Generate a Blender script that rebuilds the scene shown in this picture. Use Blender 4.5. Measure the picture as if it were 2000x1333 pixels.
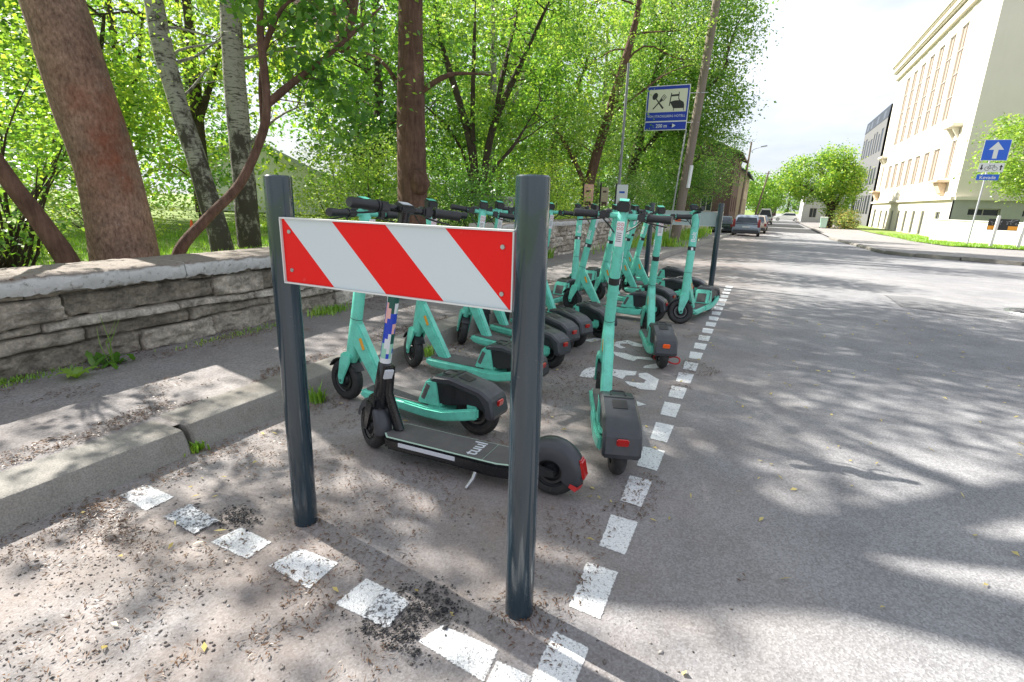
import bpy, bmesh, math, random
import numpy as np
from mathutils import Vector, Matrix

R = math.radians
scene = bpy.context.scene
COL = scene.collection
for o in list(bpy.data.objects): bpy.data.objects.remove(o)

# ------------------------------------------------------------------ camera
cam_d = bpy.data.cameras.new('camera'); cam = bpy.data.objects.new('camera', cam_d); COL.objects.link(cam)
cam_d.sensor_width = 36; cam_d.lens = 1004.33/2000*36; cam_d.clip_start = .05; cam_d.clip_end = 3000
CR = Matrix(((0.89926577, -0.1397369, 0.41448121), (0.43643316, 0.22359522, -0.87151091), (0.02910621, 0.96461328, 0.26205734)))
cam.matrix_world = Matrix.Translation((0, 0, 1.2)) @ CR.to_4x4()
scene.camera = cam

# ------------------------------------------------------------------ sky, sun, exposure
SUN_EL, SUN_AZ = R(42), (-0.990, 0.139)            # horizontal direction towards the sun
w = bpy.data.worlds.new('World'); scene.world = w; w.use_nodes = True
nt = w.node_tree; nt.nodes.clear()
out = nt.nodes.new('ShaderNodeOutputWorld'); bg = nt.nodes.new('ShaderNodeBackground')
sky = nt.nodes.new('ShaderNodeTexSky'); sky.sky_type = 'NISHITA'; sky.sun_disc = False
sky.sun_elevation = SUN_EL; sky.sun_rotation = math.atan2(SUN_AZ[0], SUN_AZ[1]); sky.dust_density = 2.0; sky.air_density = 1.0
tc = nt.nodes.new('ShaderNodeTexCoord'); mp = nt.nodes.new('ShaderNodeMapping'); mp.inputs['Scale'].default_value = (1.0, 1.0, 3.2)
nz = nt.nodes.new('ShaderNodeTexNoise'); nz.inputs['Scale'].default_value = 2.3; nz.inputs['Detail'].default_value = 8; nz.inputs['Roughness'].default_value = .55
cr = nt.nodes.new('ShaderNodeValToRGB'); cr.color_ramp.elements[0].position = .38; cr.color_ramp.elements[1].position = .6
mx = nt.nodes.new('ShaderNodeMixRGB'); mx.inputs['Color2'].default_value = (8.2, 8.6, 9.6, 1)
L = nt.links.new
L(tc.outputs['Generated'], mp.inputs['Vector']); L(mp.outputs['Vector'], nz.inputs['Vector']); L(nz.outputs['Fac'], cr.inputs['Fac'])
mlt = nt.nodes.new('ShaderNodeMath'); mlt.operation = 'MULTIPLY_ADD'; mlt.inputs[1].default_value = .45; mlt.inputs[2].default_value = .5
L(cr.outputs['Color'], mlt.inputs[0]); L(mlt.outputs[0], mx.inputs['Fac']); L(sky.outputs['Color'], mx.inputs['Color1'])
L(mx.outputs['Color'], bg.inputs['Color']); bg.inputs['Strength'].default_value = .053; L(bg.outputs[0], out.inputs[0])
sd = bpy.data.lights.new('sun', 'SUN'); sd.energy = 5.0; sd.angle = R(.53); sd.color = (1, .955, .88)
so = bpy.data.objects.new('sun', sd); COL.objects.link(so)
ch = math.cos(SUN_EL)
so.rotation_euler = Vector((SUN_AZ[0]*ch, SUN_AZ[1]*ch, math.sin(SUN_EL))).to_track_quat('Z', 'Y').to_euler(); so.location = (-20, 5, 30)
scene.view_settings.view_transform = 'Standard'; scene.view_settings.look = 'None'
scene.view_settings.exposure = 1.42; scene.view_settings.gamma = 1.0
scene.cycles.max_bounces = 8; scene.cycles.transparent_max_bounces = 8; scene.cycles.transmission_bounces = 6

# ------------------------------------------------------------------ ids and helpers
def tag(o, label=None, cat=None, group=None, kind=None):
    if label: o['label'] = label
    if cat: o['category'] = cat
    if group: o['group'] = group
    if kind: o['kind'] = kind
    return o
def link(name, me, mat=None, parent=None):
    o = bpy.data.objects.new(name, me); COL.objects.link(o)
    if mat is not None:
        for m in (mat if isinstance(mat, (list, tuple)) else [mat]): me.materials.append(m)
    if parent: o.parent = parent
    return o
def thing(name, label, cat, loc=(0, 0, 0), rz=0, group=None):
    o = bpy.data.objects.new(name, None); COL.objects.link(o); o.location = loc; o.rotation_euler = (0, 0, rz); o.empty_display_size = .1
    return tag(o, label, cat, group)
def fin(me, smooth=35):
    me.update()
    if smooth:
        me.shade_smooth(); me.set_sharp_from_angle(angle=R(smooth))
    return me
def np_mesh(name, V, F, smooth=0, mi=None):
    """V (n,3), F (m,k) arrays of equal sided faces"""
    V = np.asarray(V, dtype=np.float32); F = np.asarray(F, dtype=np.int32)
    me = bpy.data.meshes.new(name); m, k = F.shape
    me.vertices.add(len(V)); me.vertices.foreach_set('co', V.ravel())
    me.loops.add(m*k); me.loops.foreach_set('vertex_index', F.ravel())
    me.polygons.add(m); me.polygons.foreach_set('loop_start', np.arange(0, m*k, k, dtype=np.int32))
    me.polygons.foreach_set('loop_total', np.full(m, k, dtype=np.int32))
    if mi is not None: me.polygons.foreach_set('material_index', np.asarray(mi, dtype=np.int32))
    me.update(calc_edges=True); me.validate()
    return fin(me, smooth)

class MB:
    """collects shapes and links them as ONE mesh"""
    def __init__(s): s.b = bmesh.new()
    def _new(s, verts, faces, mi=0):
        vs = [s.b.verts.new(v) for v in verts]; fs = []
        for f in faces:
            try:
                q = s.b.faces.new([vs[i] for i in f]); q.material_index = mi; fs.append(q)
            except ValueError: pass
        return vs, fs
    def bevel(s, fs, r, seg=2):
        ed = list({e for f in fs for e in f.edges})
        bmesh.ops.bevel(s.b, geom=ed, offset=r, segments=seg, affect='EDGES', clamp_overlap=True)
    def box(s, c, d, rot=None, bev=0, mi=0, seg=2):
        x, y, z = d[0]/2, d[1]/2, d[2]/2
        vs = [Vector(p) for p in ((-x,-y,-z),(x,-y,-z),(x,y,-z),(-x,y,-z),(-x,-y,z),(x,-y,z),(x,y,z),(-x,y,z))]
        if rot is not None: vs = [rot @ v for v in vs]
        vs = [v + Vector(c) for v in vs]
        _, fs = s._new(vs, [(0,3,2,1),(4,5,6,7),(0,1,5,4),(1,2,6,5),(2,3,7,6),(3,0,4,7)], mi)
        if bev: s.bevel(fs, bev, seg)
        return s
    def prism(s, prof, y0, y1, bev=0, mi=0, seg=2, inset=None):
        """profile in xz, extruded along y"""
        n = len(prof); a = [(p[0], y0, p[1]) for p in prof]; b = [(p[0], y1, p[1]) for p in prof]
        vs = a + b
        fc = [tuple(range(n)), tuple(reversed(range(n, 2*n)))] + [(i, n+i, n+(i+1) % n, (i+1) % n) for i in range(n)]
        v, fs = s._new(vs, fc, mi)
        bmesh.ops.recalc_face_normals(s.b, faces=fs)
        if bev: s.bevel(fs, bev, seg)
        return s
    def prism_xy(s, prof, z0, z1, bev=0, mi=0, seg=2):
        n = len(prof); vs = [(p[0], p[1], z0) for p in prof] + [(p[0], p[1], z1) for p in prof]
        fc = [tuple(range(n)), tuple(reversed(range(n, 2*n)))] + [(i, n+i, n+(i+1) % n, (i+1) % n) for i in range(n)]
        v, fs = s._new(vs, fc, mi); bmesh.ops.recalc_face_normals(s.b, faces=fs)
        if bev: s.bevel(fs, bev, seg)
        return s
    def tube(s, pts, rad, seg=12, flat=None, cap=True, mi=0, side=None):
        """swept tube, rad a number/list or (r_side, r_other) pairs; side = fixed sideways vector"""
        P = [Vector(p) for p in pts]; n = len(P); rings = []
        prev = None
        for i, p in enumerate(P):
            t = (P[min(i+1, n-1)] - P[max(i-1, 0)]).normalized()
            if side is not None: u = Vector(side)
            else:
                if prev is None:
                    u = Vector((0, 0, 1)).cross(t)
                    if u.length < .1: u = Vector((0, 1, 0))
                else: u = prev
            u = (u - t*u.dot(t)).normalized(); prev = u; v = t.cross(u)
            r = rad[i] if isinstance(rad, list) else rad
            ra, rb = r if isinstance(r, (tuple, list)) else (r, r)
            rings.append([s.b.verts.new(p + u*ra*math.cos(2*math.pi*k/seg) + v*rb*math.sin(2*math.pi*k/seg)) for k in range(seg)])
        for i in range(n-1):
            for k in range(seg):
                f = s.b.faces.new((rings[i][k], rings[i][(k+1) % seg], rings[i+1][(k+1) % seg], rings[i+1][k])); f.material_index = mi
        if cap:
            f = s.b.faces.new(list(reversed(rings[0]))); f.material_index = mi
            f = s.b.faces.new(rings[-1]); f.material_index = mi
        return s
    def lathe(s, prof, c, axis='y', seg=32, mi=0, a0=0, a1=2*math.pi):
        """profile of (axial, radius), closed loop not assumed"""
        full = abs(a1-a0-2*math.pi) < 1e-4; ns = seg if full else seg+1; rings = []
        for k in range(ns):
            a = a0 + (a1-a0)*k/seg; ca, sa = math.cos(a), math.sin(a); ring = []
            for (h, r) in prof:
                if axis == 'y': v = (c[0]+r*ca, c[1]+h, c[2]+r*sa)
                elif axis == 'z': v = (c[0]+r*ca, c[1]+r*sa, c[2]+h)
                else: v = (c[0]+h, c[1]+r*ca, c[2]+r*sa)
                ring.append(s.b.verts.new(v))
            rings.append(ring)
        fs = []
        for k in range(ns if full else ns-1):
            A, B = rings[k], rings[(k+1) % ns]
            for i in range(len(prof)-1):
                try:
                    f = s.b.faces.new((A[i], A[i+1], B[i+1], B[i])); f.material_index = mi; fs.append(f)
                except ValueError: pass
        return s
    def poly(s, pts, mi=0):
        s._new(pts, [tuple(range(len(pts)))], mi); return s
    def build(s, name, mat, parent=None, smooth=35, recalc=True, weld=True):
        if weld: bmesh.ops.remove_doubles(s.b, verts=s.b.verts, dist=1e-5)
        if recalc: bmesh.ops.recalc_face_normals(s.b, faces=s.b.faces)
        me = bpy.data.meshes.new(name); s.b.to_mesh(me); s.b.free(); fin(me, smooth)
        return link(name, me, mat, parent)

def text_mesh(txt, size, M, name, mat, parent, extrude=.001, align='CENTER', spacing=1.0, shear=0, bold=.012):
    cu = bpy.data.curves.new('t', 'FONT'); cu.body = txt; cu.size = size; cu.extrude = extrude; cu.align_x = align; cu.align_y = 'CENTER'
    cu.space_character = spacing; cu.resolution_u = 3; cu.offset = size*bold
    o = bpy.data.objects.new('t', cu); COL.objects.link(o)
    dg = bpy.context.evaluated_depsgraph_get(); me = bpy.data.meshes.new_from_object(o.evaluated_get(dg))
    bpy.data.objects.remove(o); me.transform(M); me.name = name; me.materials.clear()
    return link(name, me, mat, parent)
def copy_tree(o, parent=None):
    c = o.copy(); COL.objects.link(c); c.parent = parent
    for ch_ in list(o.children): copy_tree(ch_, c)
    return c

# numpy value noise
def _h(ix, iy, iz, seed):
    n = (ix.astype(np.int64)*374761393 + iy.astype(np.int64)*668265263 + iz.astype(np.int64)*2147483647 + seed*1274126177) & 0xffffffff
    n = ((n ^ (n >> 13))*1274126177) & 0xffffffff
    return ((n ^ (n >> 16)) & 0xffff)/65535.
def vnoise(x, y, z=0., seed=0):
    x, y, z = np.broadcast_arrays(np.asarray(x, float), np.asarray(y, float), np.asarray(z, float))
    ix, iy, iz = np.floor(x), np.floor(y), np.floor(z); fx, fy, fz = x-ix, y-iy, z-iz
    fx, fy, fz = (t*t*(3-2*t) for t in (fx, fy, fz)); r = 0
    for a in (0, 1):
        for b in (0, 1):
            for c in (0, 1):
                r = r + (fx if a else 1-fx)*(fy if b else 1-fy)*(fz if c else 1-fz)*_h(ix+a, iy+b, iz+c, seed)
    return r
def fbm(x, y, z=0., oct=4, seed=0):
    r, a, t = 0, 1., 0
    for i in range(oct):
        r = r + a*vnoise(np.asarray(x)*2**i, np.asarray(y)*2**i, np.asarray(z)*2**i, seed+i*7); t += a; a *= .5
    return r/t - .5

def gz(Y):
    """height of the road along the street: level near the bay, then falling, then level again"""
    Y = min(max(Y, 9.), 46.)
    return -.023*(Y-9.)

# ------------------------------------------------------------------ materials
def mat(name, col, rough=.6, metal=0., spec=.5, coat=0.):
    m = bpy.data.materials.new(name); m.use_nodes = True; b = m.node_tree.nodes['Principled BSDF']
    b.inputs['Base Color'].default_value = (*col, 1); b.inputs['Roughness'].default_value = rough; b.inputs['Metallic'].default_value = metal
    b.inputs['Specular IOR Level'].default_value = spec; b.inputs['Coat Weight'].default_value = coat
    return m
class N:
    """small node-graph helper"""
    def __init__(s, m):
        s.m = m; s.t = m.node_tree; s.b = s.t.nodes['Principled BSDF']; s.tc = s.t.nodes.new('ShaderNodeTexCoord')
    def vec(s, scale=(1, 1, 1), src='Object', rot=(0, 0, 0)):
        n = s.t.nodes.new('ShaderNodeMapping'); n.inputs['Scale'].default_value = scale; n.inputs['Rotation'].default_value = rot
        s.t.links.new(s.tc.outputs[src], n.inputs['Vector']); return n.outputs[0]
    def noise(s, scale, vec=None, detail=4, rough=.55, dist=0.):
        n = s.t.nodes.new('ShaderNodeTexNoise'); n.inputs['Scale'].default_value = scale; n.inputs['Detail'].default_value = detail
        n.inputs['Roughness'].default_value = rough; n.inputs['Distortion'].default_value = dist
        s.t.links.new(vec or s.tc.outputs['Object'], n.inputs['Vector']); return n.outputs['Fac']
    def voro(s, scale, vec=None, out='Distance', feat='F1', rnd=1.):
        n = s.t.nodes.new('ShaderNodeTexVoronoi'); n.inputs['Scale'].default_value = scale; n.feature = feat; n.inputs['Randomness'].default_value = rnd
        s.t.links.new(vec or s.tc.outputs['Object'], n.inputs['Vector']); return n.outputs[out]
    def ramp(s, fac, stops):
        n = s.t.nodes.new('ShaderNodeValToRGB'); e = n.color_ramp.elements
        while len(e) < len(stops): e.new(.5)
        for i, (p, c) in enumerate(stops):
            e[i].position = p; e[i].color = (*c, 1) if isinstance(c, (tuple, list)) else (c, c, c, 1)
        s.t.links.new(fac, n.inputs['Fac']); return n.outputs['Color']
    def mix(s, a, b, fac, mode='MIX'):
        n = s.t.nodes.new('ShaderNodeMixRGB'); n.blend_type = mode
        for inp, v in (('Color1', a), ('Color2', b), ('Fac', fac)):
            if isinstance(v, (tuple, list)): n.inputs[inp].default_value = (*v, 1)
            elif isinstance(v, (int, float)): n.inputs[inp].default_value = v if inp == 'Fac' else (v, v, v, 1)
            else: s.t.links.new(v, n.inputs[inp])
        return n.outputs['Color']
    def math(s, op, a, b=0.):
        n = s.t.nodes.new('ShaderNodeMath'); n.operation = op
        for i, v in enumerate((a, b)):
            if isinstance(v, (int, float)): n.inputs[i].default_value = v
            else: s.t.links.new(v, n.inputs[i])
        return n.outputs[0]
    def xyz(s, src='Object'):
        n = s.t.nodes.new('ShaderNodeSeparateXYZ'); s.t.links.new(s.tc.outputs[src], n.inputs[0]); return n.outputs
    def geo(s, o='Random Per Island'):
        n = s.t.nodes.new('ShaderNodeNewGeometry'); return n.outputs[o]
    def objrand(s):
        n = s.t.nodes.new('ShaderNodeObjectInfo'); return n.outputs['Random']
    def mapr(s, v, a, b, c=0., d=1.):
        n = s.t.nodes.new('ShaderNodeMapRange'); s.t.links.new(v, n.inputs[0])
        for i, q in enumerate((a, b, c, d)): n.inputs[i+1].default_value = q
        return n.outputs[0]
    def color(s, c): s.t.links.new(c, s.b.inputs['Base Color']); return s
    def rough(s, c): s.t.links.new(c, s.b.inputs['Roughness']); return s
    def bump(s, h, st=.5, dist=.01):
        n = s.t.nodes.new('ShaderNodeBump'); n.inputs['Strength'].default_value = st; n.inputs['Distance'].default_value = dist
        prev = s.b.inputs['Normal'].links
        if prev: s.t.links.new(prev[0].from_socket, n.inputs['Normal'])
        s.t.links.new(h, n.inputs['Height']); s.t.links.new(n.outputs[0], s.b.inputs['Normal']); return s

def asphalt(name, dark, light, brown=None, agg=170, dirt_x=None, crumb=.6, cracks=False):
    m = mat(name, dark, .88, spec=.3); n = N(m)
    big = n.noise(.45, detail=5, rough=.6); mid = n.noise(3.1, detail=6, rough=.65); fine = n.noise(260, detail=2)
    c = n.mix(dark, light, n.ramp(big, [(.3, 0.), (.7, 1.)]))
    c = n.mix(c, n.ramp(mid, [(.25, .78), (.75, 1.16)]), 1., 'MULTIPLY')
    st = n.voro(agg, out='Color'); sp = n.voro(agg, out='Distance')
    bw = n.t.nodes.new('ShaderNodeRGBToBW'); n.t.links.new(st, bw.inputs[0])
    c = n.mix(c, n.ramp(bw.outputs[0], [(.15, .3), (.5, .95), (.85, 1.7)]), .36, 'MULTIPLY')
    st_ = n.noise(.9, detail=9, rough=.8, dist=.6); c = n.mix(c, tuple(v*.55 for v in dark), n.ramp(st_, [(.62, 0.), (.74, .3)]))
    if brown:
        x = n.xyz()['X']; d = n.noise(1.7, detail=8, rough=.7)
        msk = n.math('MULTIPLY', n.mapr(x, *dirt_x), n.ramp(d, [(.3, 0.15), (.62, 1.)]))
        c = n.mix(c, n.mix(c, brown, .62), msk)
        grit = n.noise(38, detail=5, rough=.75); c = n.mix(c, (.035, .022, .014), n.math('MULTIPLY', msk, n.ramp(grit, [(.58, 0.), (.68, .75)])))
    # hairline cracks
    cv = n.voro(.55, vec=None, feat='DISTANCE_TO_EDGE', out='Distance')
    c = n.mix((.03, .03, .03), c, n.ramp(cv, [(0., .35), (.006, 1.)]))if cracks else c
    n.color(c); n.bump(sp, .4*crumb, .003); n.bump(n.noise(45, detail=5, rough=.7), .4*crumb, .008); n.bump(mid, .25, .03)
    return m
M = {}
M['road'] = asphalt('road_asphalt', (.20, .20, .212), (.29, .285, .285), brown=(.24, .185, .15), dirt_x=(.6, -.7, 0., 1.))
M['walk'] = asphalt('pavement_asphalt', (.17, .16, .165), (.25, .24, .235), brown=(.24, .18, .14), dirt_x=(-20., -30., .35, .35), agg=120)
M['walk_far'] = asphalt('pale_pavement', (.22, .21, .21), (.30, .29, .285), brown=(.27, .24, .22), dirt_x=(90, 100, .4, .4), agg=60)
m = mat('concrete', (.3, .29, .27), .85); n = N(m)
c = n.mix((.19, .18, .155), (.33, .31, .28), n.noise(5, detail=8, rough=.7)); c = n.mix(c, (.1, .075, .05), n.ramp(n.noise(1.7, detail=7, rough=.75), [(.5, 0.), (.75, .6)]))
c = n.mix(c, n.ramp(n.noise(160, detail=2), [(.3, .6), (.7, 1.25)]), .7, 'MULTIPLY'); n.color(c); n.bump(n.noise(120, detail=4), .5, .004); n.bump(n.noise(9, detail=5), .3, .02); M['concrete'] = m
m = mat('limestone', (.3, .29, .27), .9); n = N(m)
a = n.t.nodes.new('ShaderNodeAttribute'); a.attribute_name = 'stone'
c = n.ramp(a.outputs['Fac'], [(0., (.26, .235, .20)), (.35, (.40, .365, .32)), (.7, (.52, .48, .43)), (1., (.66, .63, .58))])
c = n.mix(c, n.ramp(n.noise(7, detail=9, rough=.75), [(.3, .35), (.68, 1.7)]), 1., 'MULTIPLY')
c = n.mix(c, n.ramp(n.noise(55, detail=5, rough=.7), [(.3, .6), (.75, 1.35)]), .8, 'MULTIPLY')
c = n.mix(c, (.05, .075, .018), n.ramp(n.noise(2.3, detail=9, rough=.8), [(.6, 0.), (.72, .8)]))
j = n.t.nodes.new('ShaderNodeAttribute'); j.attribute_name = 'joint'
c = n.mix(c, (1.04, 1., .92), 1., 'MULTIPLY'); c = n.mix(c, (.05, .042, .032), n.ramp(j.outputs['Fac'], [(.45, 0.), (1., .8)]))
n.color(c); n.bump(n.noise(24, detail=9, rough=.75), 1., .04); n.bump(n.noise(140, detail=4), .7, .008); M['stone'] = m
m = mat('coping_stone', (.4, .4, .4), .9); n = N(m)
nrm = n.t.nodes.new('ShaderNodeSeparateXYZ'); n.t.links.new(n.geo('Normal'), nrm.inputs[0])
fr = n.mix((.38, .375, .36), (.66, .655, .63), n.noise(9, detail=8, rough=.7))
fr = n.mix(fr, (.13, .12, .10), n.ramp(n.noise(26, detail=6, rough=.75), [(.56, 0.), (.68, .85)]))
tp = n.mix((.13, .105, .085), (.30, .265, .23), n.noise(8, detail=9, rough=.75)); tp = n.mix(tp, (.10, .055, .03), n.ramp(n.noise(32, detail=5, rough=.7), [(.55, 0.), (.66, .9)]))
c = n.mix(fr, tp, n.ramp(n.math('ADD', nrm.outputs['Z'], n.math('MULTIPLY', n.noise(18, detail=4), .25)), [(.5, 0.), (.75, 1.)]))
n.color(c); n.bump(n.noise(35, detail=8, rough=.7), .8, .012); n.bump(n.noise(150, detail=3), .4, .004); M['coping'] = m
def paint(name, col, rough=.4, dirt=.25, bump=.0):
    m = mat(name, col, rough, coat=.15); n = N(m)
    d = n.noise(14, detail=7, rough=.7); c = n.mix(col, tuple(v*.55+.02 for v in col), n.math('MULTIPLY', n.ramp(d, [(.45, 0.), (.75, 1.)]), dirt*2))
    c = n.mix(c, (.16, .13, .10), n.math('MULTIPLY', n.ramp(n.noise(70, detail=4, rough=.8), [(.6, 0.), (.72, 1.)]), dirt)); n.color(c)
    n.rough(n.mapr(n.noise(22, detail=5), .3, .75, rough*.8, rough+.25)); n.bump(n.noise(90, detail=2), .04, .002); return m
M['teal'] = paint('teal_paint', (.15, .63, .48), .38, .42)
M['tealpale'] = paint('worn_teal_paint', (.10, .56, .42), .42, .3)
M['black'] = paint('black_plastic', (.013, .014, .016), .42, .12)
M['gloss'] = paint('gloss_black', (.008, .009, .011), .16, .05)
M['boxgrey'] = paint('charcoal_plastic', (.035, .038, .045), .4, .25)
M['rubber'] = paint('tyre_rubber', (.02, .02, .02), .75, .35)
m = mat('deck_grip', (.07, .07, .075), .8); n = N(m); c = n.mix((.05, .05, .055), (.16, .15, .14), n.noise(9, detail=7, rough=.7)); n.color(c); n.bump(n.voro(420), .5, .002); M['grip'] = m
M['orange'] = mat('amber_reflector', (.75, .33, .02), .25); M['red'] = mat('tail_light_red', (.45, .012, .01), .22, coat=.5); M['orangered'] = mat('tail_light_orange', (.9, .12, .01), .3)
M['white'] = mat('sticker_white', (.75, .76, .77), .5); M['ink'] = mat('black_ink', (.02, .02, .02), .6); M['redink'] = mat('red_ink', (.55, .03, .03), .6)
M['steel'] = mat('steel', (.42, .43, .44), .35, .9); M['carred'] = mat('car_lamp_red', (.22, .015, .015), .3); M['darkgalv'] = paint('weathered_zinc', (.2, .21, .21), .6, .3); M['darkmetal'] = mat('dark_metal', (.09, .09, .09), .4, .8); M['galv'] = paint('galvanised', (.42, .43, .45), .45, .2)
M['mint'] = mat('mint_line', (.45, .62, .5), .5); M['plate'] = mat('pale_grey_strip', (.58, .6, .64), .45)
M['cblue'] = mat('pattern_blue', (.02, .06, .5), .35); M['cgreen'] = mat('pattern_dark_green', (.01, .09, .07), .35); M['cpink'] = mat('pattern_pink', (.75, .42, .38), .35); M['cmint'] = mat('pattern_mint', (.3, .6, .45), .35); M['cwhite'] = mat('pattern_white', (.7, .72, .74), .35)
m = mat('post_paint', (.012, .028, .042), .2, coat=.5); n = N(m); c = n.mix((.010, .024, .036), (.020, .040, .054), n.noise(3, detail=6)); c = n.mix(c, (.2, .17, .14), n.ramp(n.noise(60, detail=6, rough=.8), [(.64, 0.), (.74, .6)])); n.color(c); n.rough(n.mapr(n.noise(12, vec=n.vec((1, 1, .15)), detail=5), .3, .7, .10, .26)); M['post'] = m
m = mat('reflective_stripes', (.6, .6, .6), .5, spec=.3); n = N(m); o_ = n.xyz()
u = n.math('SUBTRACT', o_['X'], n.math('MULTIPLY', n.math('SUBTRACT', .2, o_['Z']), .98))
f = n.math('FRACT', n.math('DIVIDE', n.math('ADD', u, 3.971), .398)); s_ = n.math('GREATER_THAN', f, .5)
c = n.mix((.56, .62, .64), (.72, .004, .003), s_); c = n.mix(c, n.mix(c, (.45, .45, .42), .5), n.ramp(n.noise(20, detail=6, rough=.8), [(.62, 0.), (.8, .5)])); n.color(c); n.bump(n.voro(300, feat='DISTANCE_TO_EDGE'), .05, .001); M['stripes'] = m
m = mat('road_paint', (.78, .78, .77), .7); n = N(m); c = n.mix((.72, .73, .74), (.82, .82, .80), n.noise(12, detail=6)); c = n.mix(c, (.12, .11, .10), n.ramp(n.noise(75, detail=7, rough=.8), [(.62, 0.), (.70, .5)])); c = n.mix(c, (.42, .38, .34), n.ramp(n.noise(9, detail=8, rough=.8), [(.55, 0.), (.78, .8)])); c = n.mix(c, (.16, .15, .145), n.ramp(n.noise(170, detail=3, rough=.8), [(.60, 0.), (.66, .85)])); n.color(c); n.bump(n.noise(130, detail=4), 1., .006); n.bump(n.voro(170), .6, .004); M['paint'] = m
m = mat('worn_road_paint', (.5, .5, .5), .8); n = N(m); c = n.mix((.11, .105, .105), (.72, .74, .76), n.ramp(n.noise(85, detail=6, rough=.7), [(.42, 0.), (.52, 1.)])); n.color(c); n.bump(n.noise(110, detail=5), 1., .012); M['wornpaint'] = m

def leafmat(name, c1, c2, c3, tr=.52):
    m = bpy.data.materials.new(name); m.use_nodes = True; t = m.node_tree; t.nodes.clear()
    g = t.nodes.new('ShaderNodeNewGeometry'); rp = t.nodes.new('ShaderNodeValToRGB'); e = rp.color_ramp.elements; e.new(.5)
    for i, c in enumerate((c1, c2, c3)): e[i].position = (.0, .5, 1.)[i]; e[i].color = (*[min(v*1.45, .88) for v in c], 1)
    tc_ = t.nodes.new('ShaderNodeTexCoord'); nz_ = t.nodes.new('ShaderNodeTexNoise'); nz_.inputs['Scale'].default_value = 1.3; nz_.inputs['Detail'].default_value = 3; t.links.new(tc_.outputs['Object'], nz_.inputs['Vector']); ma = t.nodes.new('ShaderNodeMapRange'); ma.inputs[1].default_value = .3; ma.inputs[2].default_value = .7; t.links.new(nz_.outputs['Fac'], ma.inputs[0]); av = t.nodes.new('ShaderNodeMixRGB'); av.inputs['Fac'].default_value = .6; t.links.new(g.outputs['Random Per Island'], av.inputs['Color1']); t.links.new(ma.outputs[0], av.inputs['Color2']); t.links.new(av.outputs[0], rp.inputs[0])
    d = t.nodes.new('ShaderNodeBsdfDiffuse'); tl = t.nodes.new('ShaderNodeBsdfTranslucent'); gl = t.nodes.new('ShaderNodeBsdfGlossy'); gl.inputs['Roughness'].default_value = .38
    mu = t.nodes.new('ShaderNodeMixRGB'); mu.blend_type = 'MULTIPLY'; mu.inputs['Fac'].default_value = 1; mu.inputs['Color2'].default_value = (1.25, 1.22, .6, 1)
    t.links.new(rp.outputs[0], d.inputs[0]); t.links.new(rp.outputs[0], mu.inputs['Color1']); t.links.new(mu.outputs[0], tl.inputs[0])
    a = t.nodes.new('ShaderNodeMixShader'); a.inputs[0].default_value = tr; t.links.new(d.outputs[0], a.inputs[1]); t.links.new(tl.outputs[0], a.inputs[2])
    b = t.nodes.new('ShaderNodeMixShader'); b.inputs[0].default_value = .05; t.links.new(a.outputs[0], b.inputs[1]); t.links.new(gl.outputs[0], b.inputs[2])
    o = t.nodes.new('ShaderNodeOutputMaterial'); t.links.new(b.outputs[0], o.inputs[0]); return m
M['leafA'] = leafmat('leaf_bright', (.09, .19, .028), (.17, .29, .042), (.30, .38, .08))
M['leafB'] = leafmat('leaf_green', (.035, .11, .02), (.09, .20, .032), (.19, .31, .06))
M['leafC'] = leafmat('leaf_dark', (.03, .09, .02), (.055, .14, .03), (.10, .21, .04), .4)
M['leafD'] = leafmat('leaf_yellow', (.18, .27, .035), (.28, .37, .055), (.40, .46, .12))
M['leafE'] = leafmat('leaf_pale', (.10, .18, .05), (.20, .29, .09), (.38, .43, .20))
M['grass'] = leafmat('grass_blade', (.09, .2, .02), (.16, .3, .03), (.3, .4, .06), .35)
M['petal'] = leafmat('blossom_white', (.6, .62, .5), (.72, .74, .62), (.8, .8, .72), .3)
M['litter'] = leafmat('litter_brown', (.04, .022, .013), (.085, .046, .026), (.17, .11, .068), .05)
M['drytan'] = leafmat('dry_leaf', (.28, .2, .06), (.4, .33, .12), (.45, .4, .2), .2)
def bark(name, c1, c2, stretch=(1, 1, .16), sc=26, lich=None, st=.9, orange=None, dist=.02):
    m = mat(name, c1, .9, spec=.25); n = N(m); v = n.vec(stretch)
    a = n.noise(sc, vec=v, detail=8, rough=.7); c = n.mix(c1, c2, n.ramp(a, [(.3, 0.), (.7, 1.)]))
    c = n.mix(c, n.ramp(n.noise(3.5, detail=6, rough=.7), [(.3, .55), (.7, 1.35)]), 1., 'MULTIPLY')
    if orange:
        z = n.xyz()['Z']; o = n.math('MULTIPLY', n.ramp(n.mapr(z, orange[1], orange[2]), [(0., 0.), (.3, 1.), (.65, 1.), (1., 0.)]), n.ramp(n.noise(2.2, detail=6, rough=.6), [(.45, 0.), (.62, 1.)]))
        c = n.mix(c, n.mix(c, orange[0], .7), n.math('MULTIPLY', o, n.mapr(n.xyz()['X'], -.1, .22)))
    if lich: c = n.mix(c, lich, n.ramp(n.noise(20, detail=7, rough=.8), [(.6, 0.), (.7, .8)]))
    n.color(c); n.bump(a, st, dist); n.bump(n.noise(sc*3, vec=v, detail=4), .4, .006); return m
M['bark1'] = bark('red_brown_bark', (.10, .058, .04), (.40, .26, .19), lich=(.32, .29, .26), orange=((.24, .06, .022), .5, 2.2), sc=46, stretch=(1, 1, .5), dist=.03)
M['bark2'] = bark('brown_bark', (.075, .04, .028), (.17, .10, .07), lich=(.12, .10, .05))
M['barkd'] = bark('dark_bark', (.035, .026, .02), (.1, .075, .055), lich=(.16, .15, .11), sc=40)
m = mat('birch_bark', (.5, .5, .48), .8); n = N(m)
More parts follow.
